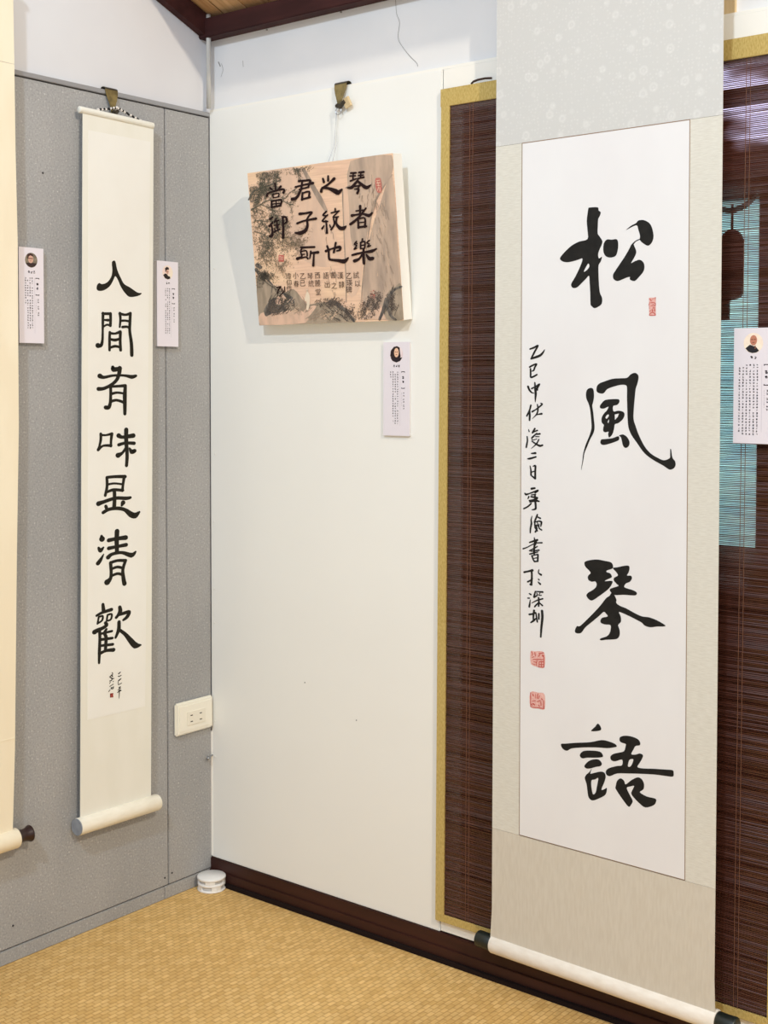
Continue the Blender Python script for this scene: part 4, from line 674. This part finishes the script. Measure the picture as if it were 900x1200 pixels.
# ================================================================== LABEL CARDS
def card(fr, w_, h_, th_, label, cols_, rows_, seed, portrait, bodyx, hx, name_n, skip=()):
    r_ = random.Random(seed)
    c_ = thing('label_card', label, 'card', fr.p(w_/2, 0), 'exhibit label cards')
    sheet('backing', fr, rect(0.0006, 0.0006, w_-0.0006, h_-0.0006), M_cardedge, c_, 0.0, th_)
    f = sheet('face', fr, rect(0, 0, w_, h_), M_card, c_, th_, th_+0.0006)
    H0 = th_+0.0006
    cx_, cy_, R0 = w_*0.5, h_-0.0262*h_/0.2, 0.0165*w_/0.066
    circ = lambda x, y, rx, ry, n=28: [(x+rx*math.cos(math.tau*i/n), y+ry*math.sin(math.tau*i/n)) for i in range(n)]
    def blob(name, lp, m_, h): return flat_obj(name, prism(bmesh.new(), fr, [lp], h), m_, f)
    P_ = portrait
    ph = flat_obj('portrait', prism(bmesh.new(), fr, [circ(cx_, cy_, R0, R0)], H0+0.0001), noisy('photo_bg_%d' % seed, s2l(*P_['bg']), s2l(*P_['bg2']), 90, bump=0), f)
    def inner(pts): # keep inside the disc
        o_ = []
        for x, y in pts:
            d = math.hypot(x, y); k = min(1, 0.98/d) if d > 0 else 1; o_.append((cx_+x*k*R0, cy_+y*k*R0))
        return o_
    if P_.get('hair_back'): blob('portrait_hair', inner(P_['hair_back']), mat('hair_%d' % seed, s2l(*P_['hair']), 0.7), H0+0.0002)
    blob('portrait_clothes', inner(P_['body']), mat('clothes_%d' % seed, s2l(*P_['cloth']), 0.8), H0+0.0003)
    hx_, hy_, hr, hs = P_['head']
    blob('portrait_face', circ(cx_+hx_*R0, cy_+hy_*R0, hr*R0, hs*R0), mat('skin_%d' % seed, s2l(*P_['skin']), 0.7), H0+0.0004)
    if P_.get('hair_top'): blob('portrait_hair', inner(P_['hair_top']), mat('hair_%d' % seed, s2l(*P_['hair']), 0.7), H0+0.0005)
    bm = bmesh.new()
    for (x, y, a, b) in [(hx_-hr*0.4, hy_+hs*0.15, 0.10, 0.04), (hx_+hr*0.4, hy_+hs*0.15, 0.10, 0.04), (hx_, hy_-hs*0.45, 0.12, 0.03)]+P_.get('marks', []):
        prism(bm, fr, [rect(cx_+(x-a)*R0, cy_+(y-b)*R0, cx_+(x+a)*R0, cy_+(y+b)*R0)], H0+0.0006)
    flat_obj('portrait_features', bm, mat('feature_%d' % seed, s2l(120, 80, 66), 0.8), f)
    # tiny unreadable glyph-like marks, laid out in the card's columns
    def glyph(bm, x, y, s_, dens):
        for _ in range(dens):
            if r_.random() < 0.55: a, b, c2, d2 = r_.uniform(-.45, -.1), r_.uniform(-.45, .45), r_.uniform(.1, .45), 0.09
            else: a, b, c2, d2 = r_.uniform(-.4, .3), r_.uniform(-.45, 0), 0.17, r_.uniform(.3, .5)
            if d2 == 0.09: q = rect(x+a*s_, y+(b-d2)*s_, x+c2*s_, y+(b+d2)*s_)
            else: q = rect(x+a*s_, y+b*s_, x+(a+c2)*s_, y+(b+d2)*s_)
            bm.faces.new([bm.verts.new(fr.p(u, v, H0+0.0002)) for u, v in q])
    sc_ = h_/0.2
    bm = bmesh.new()
    for i in range(name_n): glyph(bm, w_*0.5+(i-(name_n-1)/2)*0.0068*sc_+0.0005, h_-0.0510*sc_, 0.0056*sc_, 6)
    flat_obj('name_print', bm, M_print, f)
    bm = bmesh.new()
    for ci, (xf, r0, r1) in enumerate(zip(bodyx, cols_, rows_)):
        for r in range(r0, r1):
            if r_.random() < 0.07: continue
            glyph(bm, w_*xf, h_-(0.0640+0.0052*r)*sc_, 0.0035*sc_, 8 if r_.random() > 0.15 else 3)
    o = flat_obj('body_print', bm, M_print, f); o['kind'] = 'stuff'
    bm = bmesh.new(); hxx = w_*hx; b0 = 0.0046*sc_
    for yy, s_ in ((0.0635, 1), (0.0985, -1)):
        y = h_-yy*sc_; prism(bm, fr, [[(hxx-b0, y-s_*0.0022), (hxx-b0, y+s_*0.0009), (hxx+b0, y+s_*0.0009), (hxx+b0, y-s_*0.0022), (hxx+b0*0.55, y-s_*0.0005), (hxx-b0*0.55, y-s_*0.0005)]], H0+0.0002)
    for yy in (0.0760, 0.0848): glyph(bm, hxx, h_-yy*sc_, 0.0058*sc_, 10)
    for yy in (0.1085, 0.1142, 0.1225, 0.1280, 0.1358, 0.1412): glyph(bm, hxx+0.0018, h_-yy*sc_, 0.0040*sc_, 6)
    flat_obj('header_print', bm, M_print, f)
    bm = bmesh.new()
    for yy in [0.108+0.0028*i for i in range(11)]: glyph(bm, hxx-0.0035, h_-yy*sc_, 0.0020, 3)
    prism(bm, fr, [rect(w_*(hx-0.115), 0.02, w_*(hx-0.115)+0.00025, h_-0.063*sc_)], H0+0.0002)
    flat_obj('faint_print', bm, M_print_f, f)
    return c_
LW = lambda y, z: Frame((0.0, y, z), (0, 1, 0), (0, 0, 1))
RW = lambda x, y, z: Frame((x, y, z), (1, 0, 0), (0, 0, 1))
shoulders = [(-0.95, -0.35), (-0.5, -0.2), (-0.15, 0.0), (0.2, -0.1), (0.6, -0.35), (0.85, -0.55), (0.5, -0.85), (0, -1.0), (-0.5, -0.85)]
card(LW(-0.5382, 1.2690), 0.0603, 0.194, 0.010, 'lavender label card by the tan scroll, round portrait of a dark-haired man in glasses', (0, 0, 0, 0), (21, 21, 21, 11), 11,
     dict(bg=(150, 140, 120), bg2=(96, 84, 74), hair=(70, 48, 44), skin=(214, 170, 150), cloth=(62, 48, 46), head=(-0.1, 0.12, 0.42, 0.52),
          body=[(-0.95, -0.5), (-0.4, -0.35), (0.3, -0.35), (0.95, -0.4), (0.6, -0.8), (0, -1), (-0.6, -0.8)], hair_top=[(-0.62, 0.2), (-0.7, 0.75), (-0.2, 0.98), (0.25, 0.8), (0.42, 0.45), (0.25, 0.55), (-0.2, 0.62), (-0.42, 0.45), (-0.5, 0.1)], marks=[(-0.1, 0.22, 0.36, 0.05)]),
     (0.53, 0.44, 0.35, 0.26), 0.74, 3)
card(LW(-0.1712, 1.2700), 0.0633, 0.192, 0.009, 'lavender label card right of the narrow scroll, portrait of a person against a pink background', (0, 0, 0), (21, 21, 21), 12,
     dict(bg=(240, 214, 205), bg2=(236, 226, 206), hair=(52, 40, 36), skin=(224, 180, 160), cloth=(44, 38, 36), head=(-0.05, 0.08, 0.24, 0.34), body=[(-0.85, -0.4), (-0.45, -0.15), (-0.1, -0.25), (0.1, -0.5), (0.45, -0.55), (0.5, -0.85), (0, -1), (-0.5, -0.85)],
          hair_top=[(-0.45, 0.1), (-0.5, 0.6), (-0.15, 0.8), (0.2, 0.7), (0.25, 0.4), (0.0, 0.42), (-0.25, 0.3), (-0.35, 0.0)], marks=[]),
     (0.58, 0.49, 0.40), 0.77, 2)
card(RW(0.5280, -0.0002, 1.0785), 0.0695, 0.195, 0.005, 'lavender label card below the box picture, portrait of a woman with long black hair', (0, 0, 0, 0), (22, 22, 21, 3), 13,
     dict(bg=(226, 206, 208), bg2=(240, 226, 226), hair=(40, 28, 30), skin=(232, 190, 160), cloth=(38, 32, 38), head=(0.02, 0.2, 0.36, 0.55), body=[(-0.9, -0.4), (-0.4, -0.35), (0, -0.6), (0.5, -0.4), (0.95, -0.4), (0.6, -0.8), (0, -1), (-0.6, -0.8)],
          hair_back=[(-0.95, -0.2), (-0.85, 0.45), (-0.4, 0.9), (0.1, 0.98), (0.5, 0.8), (0.55, 0.3), (0.65, -0.3), (0.3, -0.6), (-0.6, -0.6)], marks=[]),
     (0.549, 0.459, 0.374, 0.282), 0.755, 3)
card(RW(1.3090, -0.0155, 1.0870), 0.0690, 0.1960, 0.006, 'lavender label card on the blind at the right edge, bald man in a suit', (0, 0, 0, 0, 1, 1), (24, 24, 24, 24, 24, 23), 14,
     dict(bg=(240, 222, 206), bg2=(250, 236, 214), hair=(60, 50, 46), skin=(192, 128, 104), cloth=(40, 40, 44), head=(0.02, 0.28, 0.36, 0.5), body=[(-0.8, -0.5), (-0.35, -0.15), (0.05, -0.3), (0.3, -0.4), (0.6, -0.75), (0.3, -0.95), (-0.1, -1), (-0.5, -0.85)], marks=[(0.2, -0.42, 0.06, 0.16)]),
     (0.612, 0.522, 0.426, 0.336, 0.246, 0.153), 0.84, 2)

# ================================================================== OUTLET, PIPE, SCREW, PLASTIC DISCS
ou = thing('wall_outlet', 'ivory double wall socket plate on the narrow grey board by the corner', 'outlet', (0.0, -0.055, 0.41))
obj('plate', bx(0.0, 0.010, -0.1205, -0.0035, 0.372, 0.448, bevel=0.0035), M_plate, ou)
obj('plate_rim', bx(0.0085, 0.0115, -0.1115, -0.0095, 0.380, 0.440, bevel=0.001), M_plate, ou)
fc = obj('socket_insert', bx(0.0095, 0.0132, -0.0885, -0.0310, 0.392, 0.424, bevel=0.0006), mat('ivory_insert', s2l(232, 227, 212), 0.4), ou)
for y in (-0.0755, -0.0465):
    for z in (0.400, 0.4145): obj('slot', bx(0.0128, 0.0134, y-0.0035, y+0.0035, z-0.0011, z+0.0011), M_slot, fc)
bm = bmesh.new(); tube(bm, [(0.014, -0.014, 1.8245), (0.014, -0.014, 1.987), (0.013, -0.013, 2.04)], 0.0055, 14)
tag(obj('conduit_pipe', bm, M_pipe, None, True), 'thin grey pipe running up the corner to the ceiling', 'pipe')
sw = thing('screw', 'small steel screw sticking out in the corner below the socket', 'screw', (0.003, -0.01, 0.296))
bm = bmesh.new(); tube(bm, [(0.003, 0.0, 0.3025), (0.010, -0.020, 0.300)], 0.0018, 8); obj('shank', bm, M_steel, sw, True)
bm = bmesh.new(); tube(bm, [(0.0095, -0.019, 0.3002), (0.0108, -0.0235, 0.2995)], [0.0048, 0.0035], 12); obj('head', bm, M_steel, sw, True)
dx, dy = 0.038, -0.038
dk = thing('riser_stack', 'stack of white plastic discs with notched sides on the tatami in the corner', 'discs', (dx, dy, 0))
def disc(name, r, z0, z1, m_):
    bm = bmesh.new(); tube(bm, [(dx, dy, z0), (dx, dy, z0+0.0008), (dx, dy, z1-0.0012), (dx, dy, z1)], [r-0.001, r, r, r-0.0015], 40); return obj(name, bm, m_, dk, True)
M_pl_in = mat('white_plastic_inner', s2l(205, 205, 205), 0.5)
disc('base_disc', 0.0330, 0.0, 0.0045, M_plastic); disc('core', 0.0285, 0.0045, 0.013, M_pl_in); disc('middle_disc', 0.0325, 0.0130, 0.0185, M_plastic); disc('core', 0.0285, 0.0185, 0.0265, M_pl_in); disc('top_disc', 0.0335, 0.0265, 0.0325, M_plastic)
for z0, z1, a0 in ((0.0045, 0.013, -22), (0.0185, 0.0265, -50)):
    for k in range(4):
        A = math.radians(a0+90*k); bm = bmesh.new()
        pts = [(dx+r*math.cos(A+b), dy+r*math.sin(A+b)) for r, b in ((0.022, -0.36), (0.0318, -0.36), (0.0325, 0), (0.0318, 0.36), (0.022, 0.36))]
        prism(bm, Frame((0, 0, 0), (1, 0, 0), (0, 1, 0)), [pts], z0, z1); obj('spacer_block', bm, M_plastic, dk)
